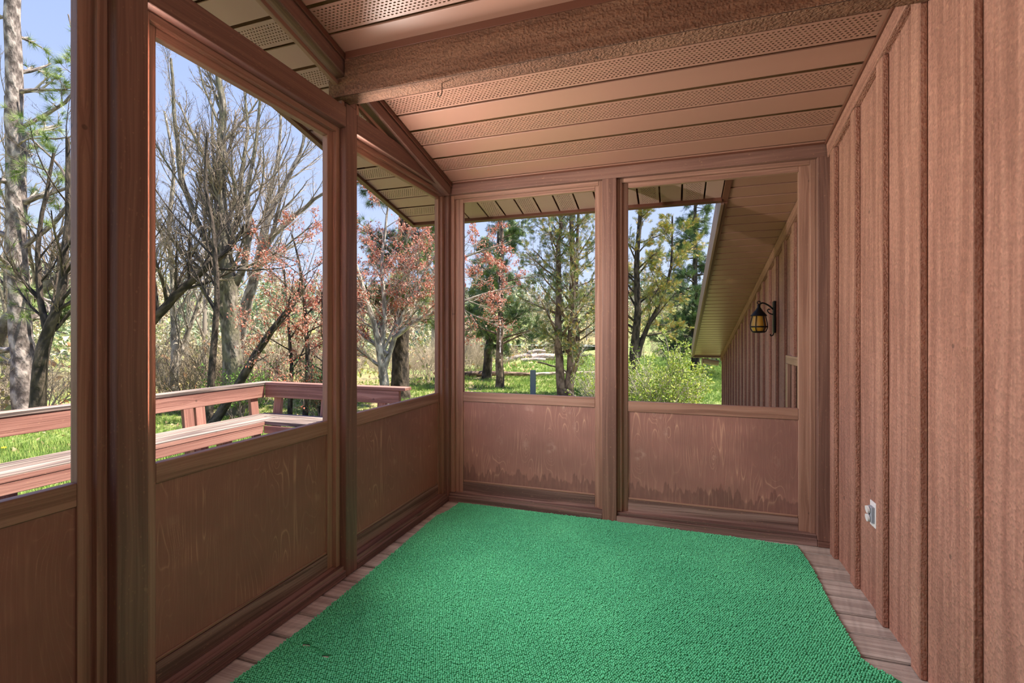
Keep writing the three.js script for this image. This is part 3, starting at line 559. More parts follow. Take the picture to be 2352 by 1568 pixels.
function sprout(T, pts, rad, L, len, lv, P, r, tips, t) {
  const C = P[lv], f = clamp(t, 0, 0.999) * (pts.length - 1), i = Math.floor(f), u = f - i, a = pts[i], b = pts[i + 1], at = [lerp(a[0], b[0], u), lerp(a[1], b[1], u), lerp(a[2], b[2], u)], d = norm([b[0] - a[0], b[1] - a[1], b[2] - a[2]]);
  const nd = deviate(d, C.ang * (0.7 + r() * 0.6), r); if (C.flat) nd[1] *= C.flat; nd[1] += C.lift ?? 0;
  grow(T, at, norm(nd), len * C.len * (0.6 + r() * 0.8) * lerp(1, C.tip ?? 0.5, t), Math.max(P.min ?? 0.0022, Math.min(rad * C.rad, lerp(rad, rad * 0.3, t) * 0.75)), lv, P, r, tips);
}
const spread = (stems, r, depth) => stems.map((s, k) => { const q = (r() - 0.5) * depth; return s.map((p, i) => { const t = k === 0 ? 0.25 * q : q, h = clamp((p[1] - s[0][1]) / 5); return [p[0] + t * h * 0.3, p[1], p[2] + t * h]; }); });
function refine(pts, r, n = 4, jit = 0.02) { const c = new THREE.CatmullRomCurve3(pts.map(p => new THREE.Vector3(...p))).getPoints((pts.length - 1) * n); return c.map((p, i) => [p.x + (i ? (r() - 0.5) * jit : 0), p.y, p.z + (i ? (r() - 0.5) * jit : 0)]); }
function leaves(parent, name, tips, per, r, { geo, mat, size, jit, pal, along }) {
  const n = Math.round(tips.length * per), e = new THREE.Euler(), q = new THREE.Quaternion(), v = new THREE.Vector3(), s = new THREE.Vector3(), up = new THREE.Vector3(0, 1, 0), dv = new THREE.Vector3(), q2 = new THREE.Quaternion();
  return stuffPart(name, geo, mat, n, parent, i => { }, null) && (() => {
    const im = parent.children[parent.children.length - 1], m = new THREE.Matrix4(), c = new THREE.Color();
    for (let i = 0; i < n; i++) {
      const [p, d] = tips[Math.floor(r() * tips.length)];
      if (along) { dv.set(...d).normalize(); q.setFromUnitVectors(up, dv); q2.setFromAxisAngle(up, r() * 6.28); q.multiply(q2); e.set((r() - 0.5) * along, 0, (r() - 0.5) * along); q2.setFromEuler(e); q.multiply(q2); }
      else { e.set(r() * 6.28, r() * 6.28, r() * 6.28); q.setFromEuler(e); }
      const k = size * (0.6 + r() * 0.8); m.compose(v.set(p[0] + (r() - 0.5) * jit, p[1] + (r() - 0.5) * jit, p[2] + (r() - 0.5) * jit), q, s.set(k, k, k)); im.setMatrixAt(i, m);
      const w = pal[Math.floor(r() * pal.length)], b = 0.75 + r() * 0.5; c.setRGB(w[0] / 255, w[1] / 255, w[2] / 255, THREE.SRGBColorSpace).multiplyScalar(b); im.setColorAt(i, c);
    }
    return im;
  })();
}
// leaf: a folded lozenge; needle tuft: a burst of slim needles; spray: a flat fan of scale leaves
const leafGeo = (() => { const g = new THREE.BufferGeometry(); g.setAttribute('position', new THREE.Float32BufferAttribute([0, 0, 0, 0.28, 0.45, 0.1, 0, 1, 0, -0.28, 0.45, 0.1], 3)); g.setIndex([0, 1, 2, 0, 2, 3]); g.computeVertexNormals(); return g; })();
const tuftGeo = (() => { const r = rng(5), p = [], idx = []; for (let k = 0; k < 34; k++) { const y = 0.15 + r() * 0.85, a = r() * 6.28, h = Math.sqrt(1 - y * y * 0.6), o = r() * 0.35, d = [Math.cos(a) * h, y, Math.sin(a) * h], w = 0.016, b = p.length / 3; p.push(-Math.sin(a) * w, o, Math.cos(a) * w, Math.sin(a) * w, o, -Math.cos(a) * w, d[0], o + d[1], d[2]); idx.push(b, b + 1, b + 2); } const g = new THREE.BufferGeometry(); g.setAttribute('position', new THREE.Float32BufferAttribute(p, 3)); g.setIndex(idx); g.computeVertexNormals(); return g; })();
const sprayGeo = (() => { const r = rng(9), p = [], idx = []; for (let k = 0; k < 15; k++) { const t = k / 15, a = (k % 2 ? 1 : -1) * (0.5 + r() * 0.5), l = 0.5 * (1 - t * 0.6) * (0.7 + r() * 0.6), y = t * 0.8, z = (r() - 0.5) * 0.25, b = p.length / 3, w = 0.085; p.push(0, y - w * 0.5, z * 0.3, 0, y + w * 0.5, z * 0.3, Math.sin(a) * l, y + Math.cos(a) * l * 0.8, z); idx.push(b, b + 1, b + 2); } const g = new THREE.BufferGeometry(); g.setAttribute('position', new THREE.Float32BufferAttribute(p, 3)); g.setIndex(idx); g.computeVertexNormals(); return g; })();

const BARE = (k = 1) => { const P = [{ seg: 8, sides: 8 }, { n: 9 * k, from: 0.3, ang: 0.62, len: 0.42, rad: 0.42, sides: 5, seg: 6, wander: 0.26, up: 0.11, tip: 0.45, ref: 3 }, { n: 8 * k, from: 0.15, ang: 0.62, len: 0.42, rad: 0.5, sides: 4, seg: 4, wander: 0.28, up: 0.09, tip: 0.5, ref: 1.2 }, { n: 5.5 * k, from: 0.12, ang: 0.6, len: 0.5, rad: 0.55, sides: 3, seg: 3, wander: 0.3, up: 0.06, tip: 0.6 }, { n: 2, from: 0.25, ang: 0.6, len: 0.5, rad: 0.7, sides: 3, seg: 2, wander: 0.3, up: 0.02 }]; P.min = 0.004; P.leafLevels = 2; return P; };
// a tree from given stems: the first is the trunk, the others its main limbs
function tree(name, label, grp, [x, z], seed, stems, radii, P, bark, twig, depth = 1.2, extra) {
  const r = rng(seed), t = thing(name, label, 'tree', [x, groundY(x, z) - 0.12, z], grp), T = [new Tubes(), new Tubes(), new Tubes()], tips = [];
  const S = spread(stems, r, depth);
  const LB = new Tubes();
  S.forEach((s, k) => {
    const pts = refine(s, r, 3, radii[k][0] * 0.25), [r0, r1] = radii[k], TT = new Tubes(); TT.add(pts, r0, r1, k ? 8 : 12, 0.8); mesh(k ? 'limb' : 'trunk', TT.geo(), bark, t);
    const len = pts.reduce((a, p, i) => i ? a + Math.hypot(p[0] - pts[i - 1][0], p[1] - pts[i - 1][1], p[2] - pts[i - 1][2]) : 0, 0), C = P[1], cnt = Math.round(C.n * (0.6 + len / 7));
    const from = k ? 0.15 : C.from;
    for (let c = 0; c < cnt; c++) { const u = from + (1 - from) * (c + r()) / cnt; sprout([LB, LB, T[2], T[2], T[2]], pts, lerp(r0, r1, u), {}, Math.min(len, 7), 1, P, r, tips, u); }
  });
  if (!LB.empty) mesh('branches', LB.geo(), bark, t).userData.kind = 'stuff';
  if (!T[2].empty) mesh('twigs', T[2].geo(), twig, t).userData.kind = 'stuff';
  if (extra) extra(t, tips, r);
  return t;
}
const REDS = [[196, 112, 88], [214, 142, 116], [186, 96, 76], [222, 168, 150], [176, 100, 88], [206, 152, 138]];
const PINES = [[128, 152, 84], [146, 168, 98], [108, 136, 78], [166, 182, 118]];
const CEDARS = [[146, 154, 82], [168, 166, 88], [204, 170, 88], [122, 142, 80], [138, 152, 90], [186, 172, 96]];
const DARKS = [[88, 114, 70], [108, 132, 82], [74, 98, 66], [130, 150, 90]];
const woods = 'trees of the wood beyond the deck';

tree('pine_tree', 'pale-barked pine with a straight trunk, furthest left beyond the bench', woods, [-16.03, -7.82], 11,
  [[[0.01, -0.75, -0.01], [0.0, 0.76, 0.0], [-0.13, 2.36, 0.04], [-0.19, 4.17, 0.07], [-0.22, 6.45, 0.07], [-0.29, 8.73, 0.1], [-0.35, 11.56, 0.12], [-0.43, 14.37, 0.14]], [[-0.19, 4.58, 0.07], [0.65, 5.37, -0.29], [1.04, 6.02, -0.43], [0.89, 6.74, -0.29], [0.43, 7.46, 0.14]], [[-0.24, 7.75, 0.07], [0.43, 8.18, -0.22], [1.08, 8.68, -0.43], [1.18, 9.76, -0.5], [1.01, 10.77, -0.43]], [[-0.22, 3.57, 0.06], [0.86, 3.21, 0.0], [1.87, 2.56, 0.43], [2.74, 2.42, 0.58]], [[-0.24, 7.31, 0.07], [0.72, 7.31, 0.29], [2.02, 7.24, 0.14], [3.46, 7.6, 0.43]], [[-0.14, 5.59, 0.07], [-1.3, 5.87, 0.43], [-2.59, 6.02, 0.29]]],
  [[0.29, 0.14], [0.07, 0.022], [0.058, 0.017], [0.03, 0.012], [0.032, 0.012], [0.034, 0.012]],
  (() => { const P = BARE(0.55); P[1].n = 6; P[1].from = 0.2; P[1].ang = 1.35; P[1].len = 0.26; P[1].up = 0.0; return P; })(), M.barkPine, M.twigPale, 1.0,
  (t, tips, r) => leaves(t, 'needles', tips, 0.22, r, { geo: tuftGeo, mat: M.needle, size: 0.2, jit: 0.06, pal: PINES, along: 0.8 }));
tree('bare_tree', 'slim bare trunk just behind the leftmost pale pine', woods, [-22.2, -10.35], 12,
  [[[0.02, 0, 0], [-0.04, 1.86, 0.02], [-0.09, 4.22, 0.03], [-0.04, 7.76, 0.02], [-0.15, 11.3, 0.05]]], [[0.2, 0.06]], BARE(0.6), M.barkGrey, M.twig);
tree('leaning_tree', 'dark leaning forked tree between the leftmost pine and the first post', woods, [-13.78, -6.97], 13,
  [[[-0.08, 0, 0.03], [0, 1.27, 0], [0.14, 2.27, -0.05], [0.26, 2.57, -0.09], [0.47, 3.27, -0.16], [0.59, 4.27, -0.2], [0.66, 5.36, -0.22], [0.61, 6.86, -0.21]], [[0.19, 2.42, -0.06], [0.05, 2.87, -0.02], [-0.09, 3.87, 0.03], [-0.02, 5.16, 0.01], [0.19, 6.56, -0.06]]], [[0.17, 0.04], [0.09, 0.03]], BARE(0.9), M.barkDark, M.twigDark);
tree('leaning_tree', 'long grey trunk leaning right across the sky behind the leftmost pine', woods, [-19.35, -8.26], 14,
  [[[0, 0, 0], [0.72, 2.59, -0.24], [1.57, 3.55, -0.53], [2.17, 4.05, -0.73], [2.83, 4.63, -0.95], [3.61, 5.39, -1.22], [4.33, 6.66, -1.46]]], [[0.2, 0.07]], BARE(0.9), M.barkGrey, M.twig);
tree('leaning_tree', 'grey trunk leaning right from behind the first post', woods, [-14.61, -8.8], 15,
  [[[0, 0, 0], [0.67, 2.1, -0.23], [1.34, 2.92, -0.45], [2.01, 3.69, -0.68], [2.68, 4.34, -0.9], [3.13, 4.69, -1.05], [3.58, 5.4, -1.2]], [[1.34, 2.92, -0.45], [1.2, 4.2, -0.4], [0.9, 5.6, -0.3], [0.8, 7.5, -0.2]]], [[0.17, 0.05], [0.07, 0.02]], BARE(0.9), M.barkDark, M.twig);
tree('bare_tree', 'pale slim bare tree splitting low into two stems left of the big forked tree', woods, [-14.82, -10.84], 16,
  [[[-0.03, 0, 0.01], [0.05, 1.85, -0.02], [0.03, 2.94, -0.01], [0, 4.03, 0], [-0.1, 5.66, 0.03], [0.03, 7.57, -0.01], [-0.23, 9.34, 0.08]], [[0, 0.9, 0], [0.15, 1.85, -0.05], [0.41, 2.67, -0.14], [0.74, 3.89, -0.25], [1.06, 4.71, -0.36], [1.32, 5.93, -0.44]]], [[0.14, 0.03], [0.09, 0.025]], BARE(0.8), M.barkPale, M.twigPale);
tree('forked_tree', 'largest bare tree, with five upright stems, in the middle left opening', woods, [-12.22, -10.66], 17,
  [[[0.1, -0.07, -0.03], [0.04, 2.47, -0.01], [-0.02, 3.86, 0.01], [-0.2, 5.39, 0.07], [-0.26, 7.17, 0.09], [-0.24, 8.82, 0.08], [-0.33, 10.34, 0.11], [-0.39, 11.99, 0.13]],
   [[-0.14, 0, 0.05], [-0.2, 2.34, 0.07], [-0.39, 3.23, 0.13], [-0.42, 3.86, 0.14], [-0.75, 4.88, 0.25], [-1.23, 5.9, 0.41], [-1.65, 7.17, 0.56], [-1.83, 8.82, 0.62], [-1.95, 10.72, 0.66]],
   [[-0.01, 3.74, 0], [0.34, 4.5, -0.11], [0.48, 5.64, -0.16], [0.46, 6.66, -0.15], [0.7, 8.18, -0.24], [0.82, 9.71, -0.28]], [[-0.14, 5.07, 0.05], [0.19, 6.02, -0.06], [0.16, 7.17, -0.05], [0.28, 8.44, -0.09], [0.1, 10.09, -0.03]], [[-0.19, 4.37, 0.06], [-0.51, 5.13, 0.17], [-0.53, 6.28, 0.18], [-0.75, 7.8, 0.25], [-0.87, 9.45, 0.29]]],
  [[0.27, 0.05], [0.19, 0.035], [0.12, 0.03], [0.1, 0.025], [0.1, 0.025]], BARE(1.0), M.barkGrey, M.twig);
tree('bare_tree', 'thin dark upright tree close to the left of the big forked trunk', woods, [-11.49, -9.32], 18,
  [[[0, 0, 0], [0.13, 2.05, -0.04], [0.2, 3.53, -0.07], [0.13, 5, -0.04], [-0.09, 6.36, 0.03], [-0.03, 7.72, 0.01]]], [[0.1, 0.03]], BARE(0.7), M.barkDark, M.twigDark);
tree('forked_tree', 'pale tree bending right behind the big forked tree', woods, [-14.61, -13.02], 19,
  [[[-0.12, 0, 0.04], [0.06, 2.77, -0.02], [0.39, 4, -0.13], [0.76, 5.39, -0.26], [1.35, 6.16, -0.45], [2.22, 6.93, -0.75], [3.03, 7.63, -1.02]], [[0.73, 5.31, -0.25], [1.08, 6.78, -0.36], [1.64, 8.01, -0.55], [2.08, 9.09, -0.7], [2.22, 10.33, -0.75]], [[0.18, 3.38, -0.06], [0.61, 4.93, -0.21], [0.91, 6.78, -0.31], [1.35, 9.09, -0.45], [1.35, 11.1, -0.45]]], [[0.26, 0.04], [0.13, 0.03], [0.13, 0.03]], BARE(0.8), M.barkPale, M.twigPale);
tree('leaning_tree', 'dark trunk slanting up to the right towards the red-leaved thicket', woods, [-10.5, -9.13], 20,
  [[[-0.5, 0, 0.2], [-0.05, 0.75, 0.02], [0.62, 1.95, -0.21], [1.14, 2.71, -0.38], [1.55, 3.26, -0.52], [1.75, 3.62, -0.6]]], [[0.13, 0.05]], BARE(0.7), M.barkDark, M.twigDark, 0.4,
  (t, tips, r) => leaves(t, 'leaves', tips, 0.35, r, { geo: leafGeo, mat: M.leaf, size: 0.06, jit: 0.1, pal: REDS }));
const CRAB = () => { const P = BARE(1.05); P[1].ang = 0.95; P[1].from = 0.25; P[1].up = 0.02; P[2].up = 0.0; return P; };
tree('red_leaved_tree', 'small red-leaved tree with three stems left of the free post', woods, [-9.58, -10.49], 21,
  [[[0.11, 0, -0.04], [0.18, 1.81, -0.06], [0.11, 2.99, -0.04], [0, 4.17, 0], [-0.22, 5.11, 0.08]], [[-0.28, 0, 0.09], [-0.25, 1.57, 0.08], [-0.34, 2.75, 0.11], [-0.45, 4.17, 0.15]], [[0.5, 0, -0.17], [0.56, 2.05, -0.19], [0.45, 3.58, -0.15]]], [[0.08, 0.02], [0.07, 0.02], [0.07, 0.02]], CRAB(), M.barkDark, M.twig, 1.5,
  (t, tips, r) => leaves(t, 'leaves', tips, 0.65, r, { geo: leafGeo, mat: M.leaf, size: 0.055, jit: 0.1, pal: REDS }));
tree('crabapple_tree', 'broad red-leaved crabapple spreading past the rear corner of the porch', 'garden trees', [-7.97, -12.09], 22,
  [[[-0.01, -0.1, 0], [-0.04, 1.15, 0.01], [-0.16, 2.03, 0.05], [-0.42, 3.05, 0.14], [-0.78, 4.32, 0.26], [-1.14, 5.34, 0.39]], [[-0.06, 1.27, 0.02], [0.24, 2.29, -0.08], [0.54, 3.18, -0.18], [0.96, 4.07, -0.32], [1.38, 4.83, -0.47], [2.11, 5.34, -0.71]], [[-0.11, 1.78, 0.04], [-0.06, 3.05, 0.02], [-0.18, 4.32, 0.06], [-0.12, 5.59, 0.04], [-0.06, 6.48, 0.02]], [[0.24, 2.29, -0.08], [0.9, 2.8, -0.3], [1.75, 3.18, -0.59], [2.71, 3.56, -0.91], [3.67, 3.81, -1.24]], [[0.06, 1.78, -0.02], [-0.54, 2.29, 0.18], [-1.26, 2.8, 0.43], [-2.23, 3.18, 0.75]], [[0.54, 3.18, -0.18], [1.4, 4.0, -0.3], [2.4, 4.6, -0.6], [3.3, 4.9, -0.9]]],
  [[0.17, 0.03], [0.09, 0.025], [0.09, 0.025], [0.08, 0.02], [0.08, 0.02], [0.06, 0.02]], CRAB(), M.barkPale, M.twigPale, 2.0,
  (t, tips, r) => leaves(t, 'leaves', tips, 0.9, r, { geo: leafGeo, mat: M.leaf, size: 0.06, jit: 0.12, pal: REDS }));
const CONIF = () => { const P = [{}, { n: 22, from: 0.28, ang: 1.25, len: 0.26, rad: 0.35, sides: 5, seg: 5, wander: 0.2, up: 0.0, tip: 0.4, ref: 2 }, { n: 8, from: 0.3, ang: 0.8, len: 0.42, rad: 0.5, sides: 3, seg: 3, wander: 0.25, up: 0.02, tip: 0.5, ref: 1 }, { n: 4, from: 0.3, ang: 0.7, len: 0.5, rad: 0.6, sides: 3, seg: 2, wander: 0.3, up: 0.02 }]; P.min = 0.004; P.leafLevels = 2; return P; };
tree('pine_tree', 'big dark-trunked pine with green tufts behind the crabapple', 'garden trees', [-8.6, -13.99], 23,
  [[[0, 0, 0], [-0.03, 1.77, 0.01], [0.04, 3.95, -0.01], [0.08, 6.13, -0.03], [0.11, 8.59, -0.04], [0.11, 11.2, -0.04]]], [[0.33, 0.1]], CONIF(), M.barkDark, M.twigDark, 1,
  (t, tips, r) => leaves(t, 'needles', tips, 0.85, r, { geo: tuftGeo, mat: M.needle, size: 0.2, jit: 0.08, pal: DARKS.concat(PINES), along: 0.8 }));
tree('cedar_tree', 'upright cedar with a pale lower trunk behind the grey fence post', 'garden trees', [-6.88, -18.79], 24,
  [[[0, 0, 0], [0.02, 1.65, -0.01], [0.05, 3.65, -0.02], [0.09, 6.01, -0.03], [0.05, 8.91, -0.02]]], [[0.2, 0.06]], CONIF(), M.barkCedar, M.twigPale, 1,
  (t, tips, r) => leaves(t, 'foliage', tips, 1.1, r, { geo: sprayGeo, mat: M.needle, size: 0.26, jit: 0.12, pal: DARKS, along: 0.9 }));
tree('cedar_tree', 'dark leaning cedar trunk furthest left behind the fallen log', 'garden trees', [-8.85, -22.34], 25,
  [[[-0.04, 0, 0.01], [0.08, 1.53, -0.03], [0.25, 2.84, -0.08], [0.45, 5.02, -0.15], [0.56, 8.06, -0.19]]], [[0.27, 0.07]], CONIF(), M.barkDark, M.twigDark, 1,
  (t, tips, r) => leaves(t, 'foliage', tips, 1.2, r, { geo: sprayGeo, mat: M.needle, size: 0.3, jit: 0.14, pal: DARKS, along: 0.9 }));
const CEDARP = () => { const P = CONIF(); P[1].n = 15; P[1].ang = 0.95; P[1].from = 0.3; P[1].len = 0.27; P[1].up = 0.03; return P; };
tree('cedar_tree', 'double-trunked cedar with rusty yellow foliage beside the grey fence post', 'garden trees', [-3.61, -16.72], 26,
  [[[-0.07, -0.1, 0.02], [-0.22, 1.12, 0.07], [-0.25, 2.36, 0.08], [-0.23, 4.05, 0.08], [-0.26, 5.44, 0.09], [-0.15, 6.68, 0.05], [-0.22, 8.22, 0.07]], [[0.04, -0.1, -0.01], [0.15, 1.12, -0.05], [0.18, 3.28, -0.06], [0.2, 4.83, -0.07], [0.18, 6.37, -0.06], [0.29, 8.22, -0.1]], [[0.09, 0.51, -0.03], [0.38, 1.74, -0.13], [0.32, 2.98, -0.11], [0.37, 4.83, -0.12], [0.44, 7.14, -0.15]]],
  [[0.19, 0.04], [0.2, 0.05], [0.14, 0.04]], CEDARP(), M.barkCedar, M.twigPale, 0.5,
  (t, tips, r) => leaves(t, 'foliage', tips, 1.7, r, { geo: sprayGeo, mat: M.needle, size: 0.13, jit: 0.1, pal: CEDARS.concat(DARKS), along: 0.9 }));
tree('cedar_tree', 'yellow-green cedar filling the left part of the rear right opening', 'garden trees', [-1.35, -18.54], 27,
  [[[-0.12, 0, 0.04], [-0.06, 1.71, 0.02], [0.09, 3.34, -0.03], [0.03, 4.98, -0.01], [0.15, 6.94, -0.05], [0.15, 9.06, -0.05]], [[-0.06, 0.89, 0.02], [0.31, 2.36, -0.1], [0.93, 3.67, -0.31], [1.32, 4.98, -0.44], [1.39, 6.94, -0.47]]], [[0.2, 0.05], [0.12, 0.03]], CEDARP(), M.barkDark, M.twigDark, 0.6,
  (t, tips, r) => leaves(t, 'foliage', tips, 2.4, r, { geo: sprayGeo, mat: M.needle, size: 0.14, jit: 0.12, pal: CEDARS, along: 0.9 }));
tree('spruce_tree', 'dark green spruce beside the sloping house roof edge', 'garden trees', [1.1, -27.8], 28,
  [[[0, 0, 0], [0.02, 3, 0], [0, 7, 0], [0.05, 11.5, 0]]], [[0.26, 0.05]], (() => { const P = CONIF(); P[1].n = 40; P[1].from = 0.1; P[1].len = 0.3; P[1].tip = 0.12; P[1].ang = 1.45; return P; })(), M.barkDark, M.twigDark, 0.5,
  (t, tips, r) => leaves(t, 'foliage', tips, 0.8, r, { geo: sprayGeo, mat: M.needle, size: 0.34, jit: 0.2, pal: DARKS, along: 0.9 }));
// ── shrub by the house, and brush
const SHRUB = () => { const P = [{ seg: 5, sides: 4, wander: 0.25, up: 0.02 }, { n: 8, from: 0.2, ang: 0.6, len: 0.5, rad: 0.6, sides: 3, seg: 4, wander: 0.3, up: 0.05, tip: 0.6, ref: 1 }, { n: 6, from: 0.2, ang: 0.6, len: 0.5, rad: 0.7, sides: 3, seg: 3, wander: 0.3, up: 0.04 }]; P.min = 0.0028; P.leafLevels = 2; return P; };
function shrub(name, label, [x, z], seed, n, h, lean, leafOpt, twig) {
  const r = rng(seed), t = thing(name, label, 'shrub', [x, groundY(x, z) - 0.05, z], undefined), T = [new Tubes(), new Tubes()], tips = [], P = SHRUB();
  for (let k = 0; k < n; k++) { const a = r() * 6.283, q = r() * lean; grow(T, [Math.cos(a) * 0.25 * r(), 0, Math.sin(a) * 0.25 * r()], norm([Math.cos(a) * q, 1, Math.sin(a) * q]), h * (0.6 + 0.5 * r()), 0.016, 0, P, r, tips); }
  mesh('stems', T[0].geo(), twig, t); mesh('twigs', T[1].geo(), twig, t).userData.kind = 'stuff';
  if (leafOpt) leaves(t, 'leaves', tips, leafOpt.per, r, leafOpt);
  return t;
}
const FRESH = [[176, 196, 70], [150, 178, 62], [196, 204, 96], [124, 156, 56]];
shrub('shrub', 'yellow-green shrub against the far corner of the house', [-0.35, -11.0], 41, 26, 1.5, 0.9, { geo: leafGeo, mat: M.leaf, size: 0.055, jit: 0.07, pal: FRESH, per: 1.5 }, M.twigPale);
shrub('shrub', 'half-bare yellow-green shrub left of the house corner', [-1.5, -11.2], 42, 24, 1.25, 1.0, { geo: leafGeo, mat: M.leaf, size: 0.05, jit: 0.07, pal: FRESH, per: 0.6 }, M.twigPale);
shrub('shrub', 'tall thin leafy shoot rising above the shrub at the house corner', [0.25, -11.9], 43, 3, 1.9, 0.1, { geo: leafGeo, mat: M.leaf, size: 0.07, jit: 0.05, pal: FRESH, per: 2.2 }, M.twig);
shrub('bush', 'low leafy bush below the bench rail at the foot of the forked tree', [-11.3, -10.2], 44, 14, 1.2, 0.8, { geo: leafGeo, mat: M.leaf, size: 0.06, jit: 0.07, pal: [[110, 160, 60], [140, 180, 80]], per: 0.8 }, M.twig);
shrub('bush', 'dark glossy bush between the red-leaved trees', [-8.9, -10.6], 45, 20, 1.6, 0.7, { geo: leafGeo, mat: M.leaf, size: 0.06, jit: 0.07, pal: [[60, 92, 54], [84, 120, 66], [150, 80, 60]], per: 0.9 }, M.twigDark);
// ── uncounted brush, far trees, grass
{
  const variants = [51, 52, 53].map(seed => { const r = rng(seed), T = [new Tubes(), new Tubes()], P = SHRUB(); P.min = 0.006; for (let k = 0; k < 9; k++) { const a = r() * 6.283, q = r() * 0.7; grow(T, [Math.cos(a) * 0.3 * r(), 0, Math.sin(a) * 0.3 * r()], norm([Math.cos(a) * q, 1, Math.sin(a) * q]), 2.6 * (0.6 + 0.5 * r()), 0.02, 0, P, r, []); } return mergeGeometries([T[0].geo(), T[1].geo()]); });
  const r = rng(99), e = new THREE.Euler(), q = new THREE.Quaternion(), v = new THREE.Vector3(), s = new THREE.Vector3();
  const brush = group('brush', { kind: 'stuff', label: 'grey-brown leafless brush filling the wood' });
  const pol = (b, d) => [Math.sin(b) * d, -Math.cos(b) * d];
  const spotsFor = n => { const o = []; while (o.length < n) { const b = -1.32 + r() * 1.35, d = 17 + 42 * Math.pow(r(), 1.4), [x, z] = pol(b, d); if (x > -9.5 && d < 24) continue; if (b > -0.28 && d < 44) continue; o.push([x, z]); } return o; };
  variants.forEach((g, k) => { const sp = spotsFor(50); stuffPart('thicket', g, new THREE.MeshStandardMaterial({ color: 0xffffff, roughness: 0.9 }), sp.length, brush, (i, m) => { const [x, z] = sp[i], c = 0.4 + r() * 0.55; e.set((r() - 0.5) * 0.2, r() * 6.28, (r() - 0.5) * 0.2); m.compose(v.set(x, groundY(x, z) - 0.05, z), q.setFromEuler(e), s.set(c * 1.1, c, c * 1.1)); }, (i, c) => { const t = r(); c.setRGB(lerp(148, 200, t) / 255, lerp(134, 186, t) / 255, lerp(116, 164, t) / 255, THREE.SRGBColorSpace); }); });
  // spring-green haze of small leaves through the brush
  const tipsB = []; for (let k = 0; k < 9000; k++) { const b = -1.32 + r() * 1.35, d = 18 + 45 * r(), [x, z] = pol(b, d); if ((x > -9.5 && d < 24) || (b > -0.28 && d < 46)) continue; const c = fbm(x / 90 + 0.5, z / 90 + 0.5, 20, 20, 2, 88); if (c < 0.42) continue; tipsB.push([[x, groundY(x, z) + 3.2 * r() * r(), z], [0, 1, 0]]); }
  leaves(brush, 'buds', tipsB, 1.6, r, { geo: leafGeo, mat: M.leaf, size: 0.2, jit: 0.8, pal: [[196, 188, 116], [182, 190, 114], [208, 176, 130], [164, 172, 108], [200, 156, 118]] });
  // far bare trees and far conifers
  const far = [61, 62, 63].map(seed => { const rr = rng(seed), T = [new Tubes(), new Tubes(), new Tubes()], P = BARE(0.62); P.min = 0.012; P[0] = { seg: 7, sides: 6, wander: 0.08, up: 0.02 }; grow(T, [0, 0, 0], [0, 1, 0], 9.5, 0.17, 0, P.slice(0, 4).concat([]), rr, []); return mergeGeometries(T.filter(t => !t.empty).map(t => t.geo())); });
  const wood = group('distant_woods', { kind: 'stuff', label: 'distant leafless woods on the slope' });
  far.forEach((g, k) => { const sp = []; while (sp.length < 11) { const b = -1.35 + r() * 1.5, d = 24 + 120 * Math.pow(r(), 1.3), [x, z] = pol(b, d); if (b > -0.3 && d < 62) continue; if (x > -10 && d < 34) continue; sp.push([x, z, d]); } stuffPart('bare_trees', g, new THREE.MeshStandardMaterial({ color: 0xffffff, roughness: 0.9 }), sp.length, wood, (i, m) => { const [x, z] = sp[i], c = 0.7 + r() * 0.5; e.set((r() - 0.5) * 0.15, r() * 6.28, (r() - 0.5) * 0.15); m.compose(v.set(x, groundY(x, z) - 0.2, z), q.setFromEuler(e), s.set(c, c, c)); }, (i, c) => { const t = r(); c.setRGB(lerp(136, 180, t) / 255, lerp(128, 170, t) / 255, lerp(118, 158, t) / 255, THREE.SRGBColorSpace); }); });
  // crowns of the far hillside, small clumps of twigs and leaves
  const crown = (() => { const rr = rng(66), p = [], idx = []; for (let k = 0; k < 260; k++) { const a = rr() * 6.28, y = rr(), h = Math.sin(Math.PI * Math.pow(y, 0.8)) * (0.5 + rr() * 0.5) * 0.8, x = Math.cos(a) * h, z = Math.sin(a) * h, b = p.length / 3, w = 0.11; for (let c = 0; c < 3; c++) p.push(x + (rr() - 0.5) * w * 2, y * 2 + (rr() - 0.5) * w * 2, z + (rr() - 0.5) * w * 2); idx.push(b, b + 1, b + 2); } const g = new THREE.BufferGeometry(); g.setAttribute('position', new THREE.Float32BufferAttribute(p, 3)); g.setIndex(idx); g.computeVertexNormals(); return g; })();
  const sp = []; while (sp.length < 900) { const b = -1.4 + r() * 1.75, d = 70 + 125 * r(), [x, z] = pol(b, d); if (b > -0.22 && d < 92) continue; if (Math.abs(x - 4) < 46 && z > -111 && z < -80) continue; sp.push([x, z]); }
  stuffPart('far_crowns', crown, M.needle, sp.length, wood, (i, m) => { const [x, z] = sp[i], c = 2.2 + r() * 2.2; e.set(0, r() * 6.28, 0); m.compose(v.set(x, groundY(x, z) - 0.3, z), q.setFromEuler(e), s.set(c, c * (0.9 + r() * 0.5), c)); }, (i, c) => { const w = [[176, 172, 146], [190, 184, 150], [150, 164, 126], [186, 164, 144], [132, 150, 122]][Math.floor(r() * 5)]; c.setRGB(w[0] / 255, w[1] / 255, w[2] / 255, THREE.SRGBColorSpace); });
